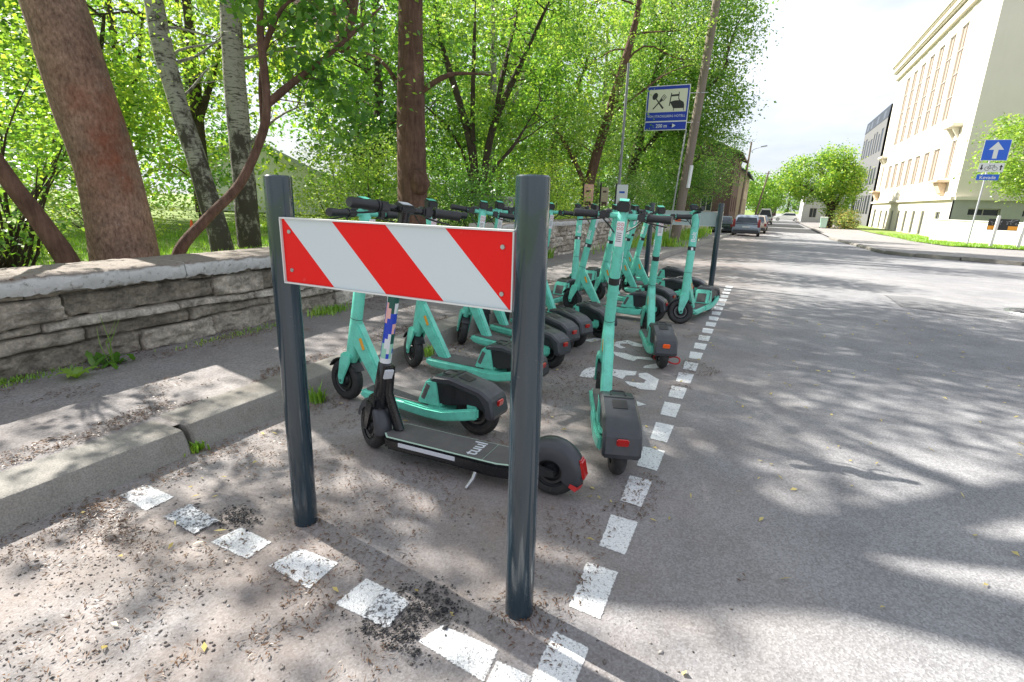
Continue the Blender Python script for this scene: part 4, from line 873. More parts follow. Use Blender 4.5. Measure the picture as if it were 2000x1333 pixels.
for a, b in (((0., 3.73), (.10, 3.90)), ((.10, 3.90), (.17, 3.73)), ((.17, 3.73), (0., 3.73)), ((.10, 3.90), (.29, 3.90)), ((.17, 3.73), (.29, 3.90)), ((.29, 3.95), (.34, 3.73)), ((.08, 3.90), (.07, 3.95))):
    a, b = Vector(a), Vector(b); d = (b-a).normalized(); n_ = Vector((-d.y, d.x))*.009; mb.poly([(p.x, -.0685, p.y+z0) for p in (a+n_, b+n_, b-n_, a-n_)])
mb.build('cycle_symbol', M['ink'], pc, 0)
mb = MB(); plate_(mb, .12, 3.27, .98, .31, -.06); ps = mb.build('name_plate', M['sblue2'], t)
text_mesh('Kevade', .25, face(.12, -.069, 3.255+z0, .98), 'lettering', M['swhite'], ps, .001, shear=.2)
t = thing('notice_board', 'dark scribbled board with two orange panels behind the white posts', 'board', (11.5, 37.2, gz(37)+.1))
zz0 = -gz(37)-.1
mb = MB(); mb.box((0, .12, .75+zz0), (1.28, .03, .60), bev=.004); nb = mb.build('panel', M['ink'], t)
mb = MB()
for x in (-.42, .43): mb.box((x, .101, .58+zz0), (.40, .006, .20))
mb.build('orange_panel', mat('board_orange', (.8, .32, .02), .5), nb, 0)
mb = MB(); rg = random.Random(4)
for cx in (-.3, .36):
    for k in range(9):
        x, z = cx+rg.uniform(-.24, .2), .86+rg.uniform(-.10, .12)+zz0; mb.tube([(x, .102, z), (x+rg.uniform(-.1, .1), .101, z+rg.uniform(-.1, .1)), (x+rg.uniform(-.05, .14), .102, z+rg.uniform(-.05, .08))], .005, 4)
mb.build('scribble', M['plate'], nb, 0)
for x, y, lab in ((11.12, 36.95, 'white square post in front of the dark and orange board'), (12.25, 36.9, 'white square post at the right edge beyond the board')):
    t = thing('white_post', lab, 'post', (x, y, gz(y)+.12)); mb = MB(); mb.box((0, 0, .8), (.13, .13, 1.85), Matrix.Rotation(R(1.5), 3, 'Y'), bev=.012); mb.build('shaft', M['whitewall'], t); mb = MB(); mb.box((.022, 0, 1.735), (.10, .10, .03), bev=.008); mb.build('cap', M['swhite'], t)

# grey cabinet behind the wall, posters, thin pole, traffic cone
t = thing('utility_cabinet', 'weathered pale grey electrical cabinet behind the wall among the shrubs', 'cabinet', (-5.62, 10.6, .35))
mb = MB(); mb.box((0, 0, .44), (.84, .40, .9), bev=.01); mb.build('housing', M['plinth'], t); mb = MB(); mb.box((0, -.01, .915), (.94, .5, .06), bev=.012); mb.build('roof', M['plinth'], t)
for s in (-1, 1): mb = MB(); mb.box((s*.205, -.208, .45), (.38, .015, .76), bev=.004); d_ = mb.build('door', M['plinth'], t); mb = MB(); mb.box((s*.05, -.225, .48), (.02, .02, .08), bev=.003); mb.build('handle', M['steel'], d_)
t = thing('lamp_post', 'thin pale grey post rising through the leaves behind the wall', 'pole', (-3.98, 15.2, .0)); mb = MB(); mb.tube([(0, 0, 0), (.0, 0, 4.9)], [.045, .035], 12); mb.build('shaft', M['darkgalv'], t)
mb = MB(); mb.lathe([(0, 0), (0, .08), (.12, .08), (.14, .06), (.14, 0)], (0, 0, 0), 'z', 16); mb.build('base', M['galv'], t)
for x, y, w_, h_, mt, lab in ((-4.55, 14.2, .26, .62, 'cpink', 'pale pink poster panel on a short stake behind the wall'), (-4.15, 14.4, .20, .50, 'tan', 'narrow tan poster panel on a short stake behind the wall'), (-3.72, 14.6, .30, .66, 'cwhite', 'white and blue poster panel beside the thin grey post')):
    t = thing('poster_panel', lab, 'poster', (x, y, .55)); mb = MB(); mb.box((0, 0, .85), (w_, .03, h_), bev=.004); pp = mb.build('panel', M[mt], t); mb = MB(); mb.box((-w_/2-.02, 0, .6), (.04, .05, 1.2)); mb.build('stake', M['ink'], t)
    mb = MB(); mb.box((0, -.018, .66), (w_*.7, .003, .10)); mb.box((0, -.018, .98), (w_*.5, .003, .05)); mb.build('print', M['sblue2'] if mt == 'cwhite' else M['brownwood'], pp)
t = thing('traffic_cone', 'orange and white traffic cone standing on the grass behind the wall', 'traffic cone', (-10.4, 6.72, .20)); t.scale = (.62, .62, .62)
mb = MB(); mb.box((0, 0, .02), (.36, .36, .04), bev=.01); mb.build('base', M['orangered'], t); mb = MB(); mb.lathe([(.03, 0), (.03, .13), (.72, .03), (.73, 0)], (0, 0, 0), 'z', 20); cn = mb.build('body', M['orangered'], t)
mb = MB()
for a, b in ((.22, .36), (.5, .6)): mb.lathe([(a, .133-.145*a), (b, .133-.145*b)], (0, 0, 0), 'z', 20)
mb.build('reflective_band', M['swhite'], cn)

def lamp(x, y, h, arm, lab, wood=True):
    t = thing('street_lamp', lab, 'street lamp', (x, y, gz(y))); mb = MB(); mb.tube([(0, 0, 0), (.25, 0, h)], [.13, .09], 12); mb.build('pole', M['wood'], t)
    mb = MB(); mb.tube([(.24, 0, h-1.0), (.6, 0, h-.7), (1.3, 0, h-.45)], .03, 8); mb.build('arm', M['galv'], t); mb = MB(); mb.box((1.5, 0, h-.42), (.62, .22, .12), Matrix.Rotation(R(-10), 3, 'Y'), bev=.03); mb.build('lamp_head', M['galv'], t)
lamp(-2.9, 62, 8.7, 1.4, 'wooden pole with a curved street lamp arm beside the brown house')
t = thing('utility_pole', 'bare slanting wooden pole far down the street', 'pole', (-1.9, 84, gz(84))); mb = MB(); mb.tube([(0, 0, 0), (1.1, 0, 7.2)], [.15, .1], 10); mb.build('shaft', M['wood'], t); mb = MB(); mb.box((1.08, 0, 6.9), (.9, .08, .08)); mb.build('crossbar', M['wood'], t)
t = thing('wheelie_bin', 'pale green bin standing by the trunk of the far tree', 'bin', (5.75, 69.5, gz(70)+.12)); mb = MB(); mb.prism([(-.3, .08), (.3, .08), (.36, 1.15), (-.36, 1.15)], -.33, .33, bev=.04); mb.build('body', mat('bin_green', (.42, .6, .5), .5), t); mb = MB(); mb.box((0, 0, 1.2), (.78, .74, .08), Matrix.Rotation(R(3), 3, 'X'), bev=.03); mb.build('lid', M['swhite'], t)
mb = MB()
for s in (-1, 1): mb.lathe([(-.03, 0), (-.03, .1), (.03, .1), (.03, 0)], (s*.3, .3, .1), 'x', 14)
mb.build('wheel', M['rubber'], t)

# ------------------------------------------------------------------ cars
def car(x, y, hd, pm, lab, Lc=4.7, Wc=1.84, Hc=1.53, kind='wagon', cat='car', group=None):
    """front towards +x before turning"""
    t = thing('parked_car' if kind != 'van' else 'parked_van', lab, cat, (x, y, gz(y)), R(hd), group)
    h = Lc/2; prof = [(-h+.04, .32), (-h, .50), (-h+.02, .78), (-h+.10, .96), (h-1.25, .98), (h-.15, .78), (h, .55), (h-.03, .30), (h-.55, .22), (-h+.5, .22)]
    mb = MB(); mb.prism(prof, -Wc/2, Wc/2, bev=.09, seg=3); body = mb.build('body', pm, t, 40)
    if kind == 'wagon': cab = [(-h+.09, .93), (-h+.32, Hc-.10), (-h+.48, Hc-.02), (.1, Hc), (.55, Hc-.06), (h-1.2, .95)]
    elif kind == 'van': cab = [(-h+.05, .9), (-h+.08, Hc-.05), (-h+.15, Hc), (h-1.6, Hc), (h-.75, 1.0), (h-.7, .9)]
    else: cab = [(-h+.55, .93), (-h+1.1, Hc-.06), (-.3, Hc), (.3, Hc-.04), (h-1.25, .95)]
    mb = MB(); n0 = len(cab); tw = lambda z: Wc/2-.05-(z-.93)*.32
    vs = [(a, -tw(b), b) for a, b in cab] + [(a, tw(b), b) for a, b in cab]; v, fs = mb._new(vs, [tuple(range(n0)), tuple(reversed(range(n0, 2*n0)))] + [(i, n0+i, n0+(i+1) % n0, (i+1) % n0) for i in range(n0)])
    bmesh.ops.recalc_face_normals(mb.b, faces=fs); mb.bevel(fs, .04, 2); mb.build('cabin', pm, t, 40)
    # rear window, side glass, windscreen as thin panes set proud
    a, b = cab[0], cab[1]; d = Vector((b[0]-a[0], 0, b[1]-a[1])); n_ = Vector((-d.z, 0, d.x)).normalized()*(1)
    mb = MB()
    def pane(a, b, f0, f1, inw, off):
        p = [Vector((a[0], 0, a[1])) + (Vector((b[0], 0, b[1]))-Vector((a[0], 0, a[1])))*f for f in (f0, f1)]; d = (p[1]-p[0]).normalized(); n_ = Vector((-d.z, 0, d.x))*off
        w0, w1 = tw(p[0].z)-inw, tw(p[1].z)-inw; q = [p[0]+n_+Vector((0, -w0, 0)), p[0]+n_+Vector((0, w0, 0)), p[1]+n_+Vector((0, w1, 0)), p[1]+n_+Vector((0, -w1, 0))]; mb.poly(q); mb.poly([v-n_*.8 for v in q])
    pane(cab[0], cab[1], .12, .88, .12, .006); mb.build('rear_window', M['glass'], t, 0)
    mb = MB(); pane(cab[-1], cab[-2], .08, .92, .1, -.006); mb.build('windscreen', M['glass'], t, 0)
    for s in (-1, 1):
        mb = MB(); zt = Hc-.12; xs0, xs1 = cab[0][0]+.42, cab[-1][0]-.22
        mb.poly([(xs0-.1, s*(tw(1.0)+.006), 1.0), (xs1, s*(tw(1.0)+.006), 1.0), (xs1-.62, s*(tw(zt)+.006), zt), (xs0+.05, s*(tw(zt)+.006), zt)]); mb.build('side_window', M['glass'], t, 0)
        mb = MB(); mb.prism([(-h+.0, .70), (-h-.012, .90), (-h+.10, 1.25), (-h+.19, 1.25), (-h+.25, .72)] if kind == 'wagon' else [(-h-.012, .62), (-h-.012, .84), (-h+.12, .84), (-h+.12, .62)], s*(Wc/2-.10)-.085, s*(Wc/2-.10)+.085, bev=.02); mb.build('tail_light', M['carred'], t)
        mb = MB(); mb.box((h-.12, s*(Wc/2-.25), .68), (.2, .32, .14), bev=.03); mb.build('headlight', M['swhite'], t)
        mb = MB(); mb.box((h-1.45, s*(Wc/2+.08), 1.02), (.12, .2, .13), bev=.03); mb.build('mirror', pm, t)
        for xx in (-h+.85, h-.9):
            mb = MB(); mb.lathe([(-.10, .0), (-.10, .26), (-.08, .315), (.08, .315), (.10, .26), (.10, 0)], (xx, s*(Wc/2-.09), .315), 'y', 22); wh = mb.build('wheel', M['rubber'], t)
            mb = MB(); mb.lathe([(s*.105, 0), (s*.105, .05), (s*.10, .19), (s*.10, .215)], (xx, s*(Wc/2-.085), .315), 'y', 18); mb.build('rim', M['steel'], wh)
    mb = MB(); mb.box((-h-.005, 0, .40), (.10, Wc-.14, .20), bev=.04); mb.build('bumper', M['boxgrey'] if kind != 'van' else M['black'], t)
    mb = MB(); mb.box((-h-.012, 0, .72 if kind == 'wagon' else .5), (.015, .5, .11)); mb.build('number_plate', M['swhite'], t)
    if kind == 'wagon':
        for s in (-1, 1): mb = MB(); mb.tube([(-h+.6, s*.62, Hc), (-h+.7, s*.62, Hc+.045), (.3, s*.62, Hc+.045), (.45, s*.62, Hc-.01)], .014, 6); mb.build('roof_rail', M['black'], t)
    return t
PK = 'cars parked down the left side of the street'
car(-1.33, 43.4, 90, M['carpaint'], 'blue grey estate car with tall red tail lights parked nearest the bay', group=PK)
car(-3.35, 46.2, 92, M['cardark'], 'dark green car half hidden to the left of the blue grey estate', kind='sedan', Hc=1.45, group=PK)
car(-.95, 51.5, 90, M['carbeige'], 'brownish car parked just beyond the blue grey estate', kind='sedan', Hc=1.5, group=PK)
car(-.85, 59., 90, M['carpaint'], 'grey car third in the line of parked cars', kind='sedan', Hc=1.45, group=PK)
car(-.4, 82., 90, M['carwhite'], 'white van parked beyond the line of cars', 5.2, 1.95, 2.1, 'van', 'van', group=PK)
car(3.1, 112., 180, M['carwhite'], 'white car standing sideways at the far end of the street', kind='sedan')

# ================================================================== buildings
def facade(root, origin, ang, Wf, Hf, openings, wm, name='wall', depth=.35, pane_m=None, frame_m=None, bars=(1, 2)):
    """wall with real openings; u along the wall, v up; origin lower left seen from outside; openings (u0,u1,v0,v1[,pane])"""
    us = sorted({0, Wf, *[o[0] for o in openings], *[o[1] for o in openings]}); vs_ = sorted({0, Hf, *[o[2] for o in openings], *[o[3] for o in openings]})
    rot = Matrix.Rotation(ang, 3, 'Z'); O = Vector(origin)
    def P(u, v, d=0): return O + rot @ Vector((u, d, v))      # d>0 goes into the building
    mb = MB()
    for i in range(len(us)-1):
        for j in range(len(vs_)-1):
            u, v = (us[i]+us[i+1])/2, (vs_[j]+vs_[j+1])/2
            if not any(o[0] < u < o[1] and o[2] < v < o[3] for o in openings): mb._new([P(us[i], vs_[j]), P(us[i+1], vs_[j]), P(us[i+1], vs_[j+1]), P(us[i], vs_[j+1])], [(0, 1, 2, 3)])
    for o in openings:
        q = [(o[0], o[2]), (o[1], o[2]), (o[1], o[3]), (o[0], o[3])]
        for k in range(4):
            a, b = q[k], q[(k+1) % 4]; mb._new([P(*a), P(*b), P(*b, depth), P(*a, depth)], [(0, 3, 2, 1)])
    wl = mb.build(name, wm, root, 0, recalc=False)
    for o in openings:
        f = MB(); u0, u1, v0, v1 = o[:4]; t_ = .07; rr_ = rot
        def fb(a0, a1, b0, b1): th_ = min(.06, depth*.5); c = P((a0+a1)/2, (b0+b1)/2, depth-th_/2); f.box(c, (a1-a0, th_, b1-b0), rr_)
        fb(u0, u1, v0, v0+t_); fb(u0, u1, v1-t_, v1); fb(u0, u0+t_, v0+t_, v1-t_); fb(u1-t_, u1, v0+t_, v1-t_)
        for k in range(1, bars[0]+1): c = u0+(u1-u0)*k/(bars[0]+1); fb(c-.025, c+.025, v0+t_, v1-t_) if u1-u0 > .7 else None
        nb = max(1, int((v1-v0)/1.6))
        for k in range(1, nb): c = v0+(v1-v0)*k/nb; fb(u0+t_, u1-t_, c-.03, c+.03)
        w_ = f.build('window', frame_m or M['frame'], root, 0)
        g_ = MB(); g_._new([P(u0, v0, depth+.005), P(u1, v0, depth+.005), P(u1, v1, depth+.005), P(u0, v1, depth+.005)], [(0, 1, 2, 3)]); g_.build('pane', o[4] if len(o) > 4 else (pane_m or M['glass']), w_, 0, recalc=False)
    return wl
# cream school-like building: street front faces -x, from Y 51 (near corner) to 88
BX, BY0, BY1, ZB = 12.5, 51.0, 86.2, -1.8
b = thing('school_building', 'tall cream building with narrow vertical window bays and a deep cornice', 'building', (0, 0, 0))
Lf = BY1-BY0; H_ = 19.4
ops = []
# seen from outside (looking +x) the wall's left end is far (large Y): u = BY1 - Y
cent = [59.3+3.32*k for k in range(7)]
for y in cent:
    u = BY1-y; ops.append((u-.95, u+.95, 3.95-ZB, 6.7-ZB, M['curtain'])); ops.append((u-.95, u+.95, 9.0-ZB, 16.45-ZB, M['curtain'])); ops.append((u-.6, u+.6, -.7-ZB, 1.45-ZB))
u = BY1-54.6; ops += [(u-.6, u+.6, 3.95-ZB, 6.9-ZB, M['curtain']), (u-.7, u+.7, -.7-ZB, 1.4-ZB)]
u = BY1-83.6; ops += [(u-.55, u+.55, 3.95-ZB, 6.9-ZB, M['curtain']), (u-.8, u+.8, -1.2-ZB, 1.6-ZB)]
facade(b, (BX, BY1, ZB), R(-90), Lf, H_-ZB, ops, M['cream'], depth=.13)
facade(b, (BX, BY0, 2.3), R(0), 30, H_-2.3, [], M['cream'])
sideops = [(u0, u0+1.9, 1.15-ZB, 1.7-ZB) for u0 in (1.05, 4.2, 7.4, 10.6)]
facade(b, (BX-.10, BY0-.10, ZB), R(0), 30, 2.3-ZB, sideops, M['plinth'], 'plinth_wall', depth=.3)
mb = MB(); mb.box((BX-.05, BY0-.10+.05, ZB+2), (.095, .1, 4.1)); mb.build('plinth_edge', M['plinth'], b)
for k in range(8):
    y = cent[0]-1.66+3.32*k; mb = MB(); mb.box((BX-.02, y, (2.6+17.2)/2), (.06, .75, 14.6)); mb.build('pilaster', M['cream'], b, 0)
mb = MB(); mb.box((BX-.12, (BY0+BY1)/2, 2.42), (.26, Lf+.1, .22)); mb.box((BX+15, BY0-.14, 2.40), (30, .26, .22)); mb.build('string_course', M['cream'], b, 0)
mb = MB(); mb.box((BX-.15, (BY0+BY1)/2, 17.75), (.34, Lf+.1, .55)); mb.box((BX-.3, (BY0+BY1)/2, 18.5), (.7, Lf+.5, .6), bev=.12); mb.box((BX-.4, (BY0+BY1)/2, 19.1), (.95, Lf+.8, .5), bev=.12)
mb.build('cornice', M['cream'], b, 30); mb = MB(); mb.box((BX+14.8, BY0+17.6, 19.62), (31.0, 36.6, .4)); mb.build('roof', M['roofgrey'], b)
for y, lab_ in ((54.6, 0), (83.6, 1)):
    mb = MB(); mb.box((BX-.3, y, 7.95), (.75, 2.5, .28), bev=.05); mb.prism([(BX-.55, 7.8), (BX-.05, 7.8), (BX-.05, 7.0)], y-.75, y-.55); mb.prism([(BX-.55, 7.8), (BX-.05, 7.8), (BX-.05, 7.0)], y+.55, y+.75); mb.build('window_hood', M['cream'], b, 20)
    mb = MB(); mb.box((BX-.4, y, 3.75), (.9, 2.6, .2), bev=.04); mb.prism([(BX-.65, 3.64), (BX-.02, 3.64), (BX-.02, 2.7), (BX-.25, 2.8)], y-.7, y+.7, bev=.05); mb.build('window_ledge', M['cream2'], b, 20)
t = thing('garden_wall', 'low white rendered wall in front of the cream building', 'wall', (11.2, 49.6, gz(46)), R(-60))
mb = MB(); mb.box((13, .1, .68), (26, .22, 1.9), bev=.02); mb.build('wall_body', M['whitewall'], t); mb = MB(); mb.box((13, .1, 1.66), (26.1, .32, .08), bev=.02); mb.build('capping', M['whitewall'], t)
# grey office block beyond
b = thing('office_building', 'grey block with rows of dark narrow windows beyond the cream building', 'building', (0, 0, 0))
ops = []; Lg = 19.; ZG = -2.4; rg = random.Random(2)
for (v0, v1) in ((-1.9, -.9), (.9, 3.5), (5.0, 7.7), (9.3, 12.3)):
    k = .7
    while k < Lg-1.6:
        w_ = rg.choice((1.0, 1.0, 1.2, 1.6)); ops.append((k, k+w_, v0-ZG, v1-ZG - (rg.choice((0, 0, .5)) if v0 > 0 else 0))); k += w_+.85
facade(b, (BX-.1, 106.4, ZG), R(-90), Lg, 13.4-ZG, ops, M['facegrey'], depth=.02, frame_m=M['ink'])
mb = MB(); mb.box((BX+6.9, 96.9, 5.2), (13.4, 18.9, 15.6)); mb.build('core', M['facegrey'], b, 0)
mb = MB(); mb.prism([(BX-.12, 13.38), (BX-.02, 15.0), (BX+13, 15.2), (BX+13.5, 13.38)], 87.38, 106.42); mb.build('roof', M['darkroof'], b, 0)
for y in (90.5, 95.6, 100.7, 104.): mb = MB(); mb.box((BX-.03, y, 14.1), (.1, 1.6, 1.0), Matrix.Rotation(R(3.5), 3, 'Y')); mb.build('roof_window', M['glass'], b, 0)
# brown boarded house and tan house on the left
def house(name, lab, x0, x1, y0, y1, z0, z1, ridge, wm, rm, ops_r=(), ops_f=()):
    """side wall faces +x (street), gable front faces -y (viewer)"""
    b = thing(name, lab, 'house', (0, 0, 0))
    facade(b, (x1, y0, z0), R(90), y1-y0, z1-z0, list(ops_r), wm, depth=.15)
    facade(b, (x0, y0, z0), 0., x1-x0, z1-z0, list(ops_f), wm, depth=.15)
    xm = (x0+x1)/2; mb = MB(); mb._new([(x0, y0, z1), (x1, y0, z1), (xm, y0, ridge)], [(0, 1, 2)]); mb._new([(x0, y1, z1), (xm, y1, ridge), (x1, y1, z1)], [(0, 1, 2)]); mb._new([(x0, y1, z0), (x0, y0, z0), (x0, y0, z1), (x0, y1, z1)], [(0, 1, 2, 3)]); mb._new([(x1, y1, z0), (x0, y1, z0), (x0, y1, z1), (x1, y1, z1)], [(0, 1, 2, 3)]); mb.build('gable', wm, b, 0, recalc=False)
    s = (ridge-z1)/(xm-x0); e = .6
    mb = MB(); mb.prism([(x0-e, z1-s*e+.02), (xm, ridge+.02), (x1+e, z1-s*e+.02), (x1+e, z1-s*e+.22), (xm, ridge+.25), (x0-e, z1-s*e+.22)], y0-.6, y1+.5); mb.build('roof', rm, b, 0)
    if name != 'white_house': mb = MB(); mb.box((xm-.8, y0+4, ridge+.3), (.7, .7, 1.6), bev=.02); mb.build('chimney', M['brownwood'], b)
    return b
wo = lambda u, v: (u, u+1.1, v, v+1.6)
house('wooden_house', 'dark brown boarded house with a hipped roof behind the street trees', -13, -3.6, 57, 68, -1.0, 6.4, 8.4, M['brownwood'], M['brownwood'], [wo(1.5, 1.8), wo(5, 1.8), wo(8.4, 1.8), wo(1.5, 5), wo(5, 5), wo(8.4, 5)], [wo(1.5, 1.8), wo(6.6, 1.8), wo(1.5, 5), wo(6.6, 5)])
house('tan_house', 'tan plastered house beyond the brown boarded house', -12, -3.3, 72, 88, -1.0, 5.5, 8.0, M['tan'], M['darkroof'], [wo(2+3*k, v) for k in range(4) for v in (1.8, 4.4)], [wo(5, 2)])
house('far_house', 'small brown house across the far end of the street', -3, 1.5, 138, 146, -1.2, 2.6, 4.6, M['brownwood'], M['darkroof'], [wo(2, 1.6)], [wo(1, 1.5), wo(3, 1.5)])
house('white_house', 'white house with a grey sheet roof among the park trees', -31., -20.5, 20.5, 31, .2, 2.2, 4.1, M['housew'], M['roofgrey'], [(2, 3, .6, 1.6)], [(3.2, 4.4, .5, 1.55), (6.8, 8.0, .5, 1.55)])
house('far_white_house', 'white rendered house behind the far tree on the right', 5.2, 11, 104, 116, -1.6, 5.0, 7.0, M['housew'], M['roofgrey'], [wo(2, 1.5)], [wo(1, 1.6), wo(3.4, 1.6)])

# ================================================================== vegetation
def leaf_mesh(name, C, size, mt, parent, seed, droop=.25, ratio=.62, flat=.6):
    r = np.random.default_rng(seed); C = np.asarray(C, float); n = len(C)
    d = r.normal(0, 1, (n, 3)); d[:, 2] = d[:, 2]*.55 - droop; d /= np.linalg.norm(d, axis=1)[:, None]
    up = r.normal(0, flat, (n, 3)); up[:, 2] += 1; s = np.cross(d, up); s /= np.maximum(np.linalg.norm(s, axis=1), 1e-4)[:, None]; nn = np.cross(s, d)
    L_ = (size*r.uniform(.6, 1.35, n))[:, None]; W_ = L_*ratio*.5
    m_ = C+d*L_*.45+nn*L_*.06
    V = np.stack([C, m_+s*W_, C+d*L_-nn*L_*.05, m_-s*W_], 1).reshape(-1, 3)
    return link(name, np_mesh(name, V, np.arange(n*4).reshape(-1, 4), 0), mt, parent)
def ell(r, n, c, rad, shell=.0):
    d = r.normal(0, 1, (n, 3)); d /= np.linalg.norm(d, axis=1)[:, None]; q = r.random(n)**(1/3.); q = shell+(1-shell)*q
    return np.asarray(c)+d*q[:, None]*np.asarray(rad)
def crown_points(blobs, seed, gap=.05, gsc=.9, sig=.22):
    """blobs: (centre, radii, clusters, leaves per cluster, shell)"""
    r = np.random.default_rng(seed); out, cl = [], []
    for (c, rad, nc, per, sh) in blobs:
        P = ell(r, int(nc*1.6), c, rad, sh); v = fbm(P[:, 0]*gsc, P[:, 1]*gsc, P[:, 2]*gsc, oct=3, seed=seed+1); P = P[v > -gap][:nc]; cl.append(P)
        k = r.poisson(per, len(P)); idx = np.repeat(np.arange(len(P)), k); sg = sig*r.uniform(.5, 1.4, len(P))[idx][:, None]
        out.append(P[idx]+r.normal(0, 1, (len(idx), 3))*sg*np.array([1, 1, .65]))
    return np.concatenate(out), np.concatenate(cl)
def curve_pts(a, b, sag, r, n=7, wob=.06):
    a, b = np.asarray(a, float), np.asarray(b, float); L_ = np.linalg.norm(b-a); out = []
    w1 = r.normal(0, wob*L_, 3); w2 = r.normal(0, wob*L_*.5, 3)
    for i in range(n+1):
        t = i/n; p = a+(b-a)*t + w1*math.sin(math.pi*t)+w2*math.sin(2*math.pi*t); p = p.copy(); p[2] += sag*L_*math.sin(math.pi*t); out.append(tuple(p))
    return out
def trunk_mesh(name, paths, mt, parent, seg=14, rough_=.0, seed=1):
    """several tapered limbs in one mesh"""
    mb = MB()
    for (pts, rad) in paths: mb.tube(pts, rad, seg if (rad[0] if isinstance(rad, list) else rad) > .06 else 6)
    if rough_:
        mb.b.verts.ensure_lookup_table(); co = np.array([v.co[:] for v in mb.b.verts]); nse = fbm(co[:, 0]*3, co[:, 1]*3, co[:, 2]*1.4, oct=4, seed=seed); mb.b.normal_update()
        for v, q in zip(mb.b.verts, nse): v.co += v.normal*float(q)*rough_*2
    return mb.build(name, mt, parent, 60, recalc=False, weld=False)
def dense(pts, rad, k=6):
    P, Q = [], []
    for i in range(len(pts)-1):
        a, b = np.array(pts[i], float), np.array(pts[i+1], float)
        p0 = np.array(pts[max(i-1, 0)], float); p3 = np.array(pts[min(i+2, len(pts)-1)], float)
        for t in range(k):
            s = t/k; P.append(tuple(.5*((2*a)+(-p0+b)*s+(2*p0-5*a+4*b-p3)*s*s+(-p0+3*a-3*b+p3)*s**3))); Q.append(rad[i]+(rad[i+1]-rad[i])*s)
    P.append(tuple(pts[-1])); Q.append(rad[-1]); return P, Q
def tree(name, label, base, trunks, blobs, bm, leafs, lsize, seed, nbr=18, gap=.05, sig=.22, cat='tree', group=None, br=.035, droop=.25, rough_=.03, gsc=.9, extra=None, ratio=.62, tname='trunk'):
    """trunks and blobs in coordinates relative to base; leafs = list of (material, share)"""
    t = thing(name, label, cat, base, 0, group); r = np.random.default_rng(seed)
    paths = []
    for (p, q) in trunks: paths.append(dense(p, q))
    tr = trunk_mesh(tname, paths, bm, t, seg=22 if lsize < .2 else 10, rough_=rough_, seed=seed)
    L_, C_ = crown_points(blobs, seed, gap, gsc, sig)
    if nbr:
        allp = np.concatenate([np.array(p) for p, q in paths]); sel = r.choice(len(C_), min(nbr, len(C_)), replace=False); bl = []
        for i in sel:
            e = C_[i]; d = np.linalg.norm((allp-e)*np.array([1, 1, .8])+np.array([0, 0, .25])*0, axis=1) + np.where(allp[:, 2] > e[2]+.2, 3., 0); k = int(np.argmin(d+r.uniform(0, .8, len(d)))); a = allp[k]
            ln = np.linalg.norm(e-a); r0 = min(br*(.5+ln*.25), .09); bl.append((curve_pts(a, e, .06, r), [r0*(1-.85*j/7) for j in range(8)]))
            mainp = bl[-1][0]
            for _ in range(2):
                b0 = mainp[r.integers(3, 7)]; e2 = e+r.normal(0, .25+.12*ln, 3); bl.append((curve_pts(b0, e2, .04, r, 4), [r0*.35*(1-.8*j/4) for j in range(5)]))
        trunk_mesh('branches', bl, bm, t, seg=7)
    idx = r.permutation(len(L_)); a = 0
    for i, (lm, sh) in enumerate(leafs):
        k = int(len(L_)*sh); leaf_mesh('foliage', L_[idx[a:a+k]], lsize, lm, t, seed+20+i, droop, ratio); a += k
    if extra: extra(t)
    return t
LA, LB, LC, LD, LE = (M['leaf'+c] for c in 'ABCDE')

# --- the big leaning tree at the left, its crown above the picture
tree('leaning_tree', 'thick leaning red brown trunk with orange lichen rising behind the wall at the left', (-5.05, 2.62, .30),
     [([(.06, -.02, -.3), (.02, 0, .2), (-.01, .0, .9), (-.10, -.06, 1.7), (-.26, -.12, 2.6), (-.6, -.2, 4.0), (-.8, .2, 6.0), (-.5, .8, 8.5)], [.29, .258, .236, .228, .215, .19, .15, .08]),
      ([(-.6, -.2, 4.0), (.3, .7, 5.4), (1.2, 1.8, 6.8)], [.14, .10, .05]), ([(-.55, -.2, 3.8), (-1.6, -.4, 5.2), (-2.4, 0, 6.6)], [.13, .09, .05]), ([(-.7, 0, 5), (.2, 2.2, 6.2), (.6, 3.6, 7.2)], [.12, .08, .04])],
     [((.3, 3.1, 7.4), (3.3, 2.9, 2.2), 1400, 28, .1), ((-3.4, 2.1, 6.6), (2.1, 2.0, 1.5), 620, 26, .1), ((-3.5, -.45, 5.9), (1.25, .5, .65), 64, 20, 0)], M['bark1'], [(LB, .6), (LA, .4)], .085, 101, nbr=40, gap=.03, sig=.26, rough_=.035, gsc=.75)  # last two crown lobes added above the view to shade bay and foreground
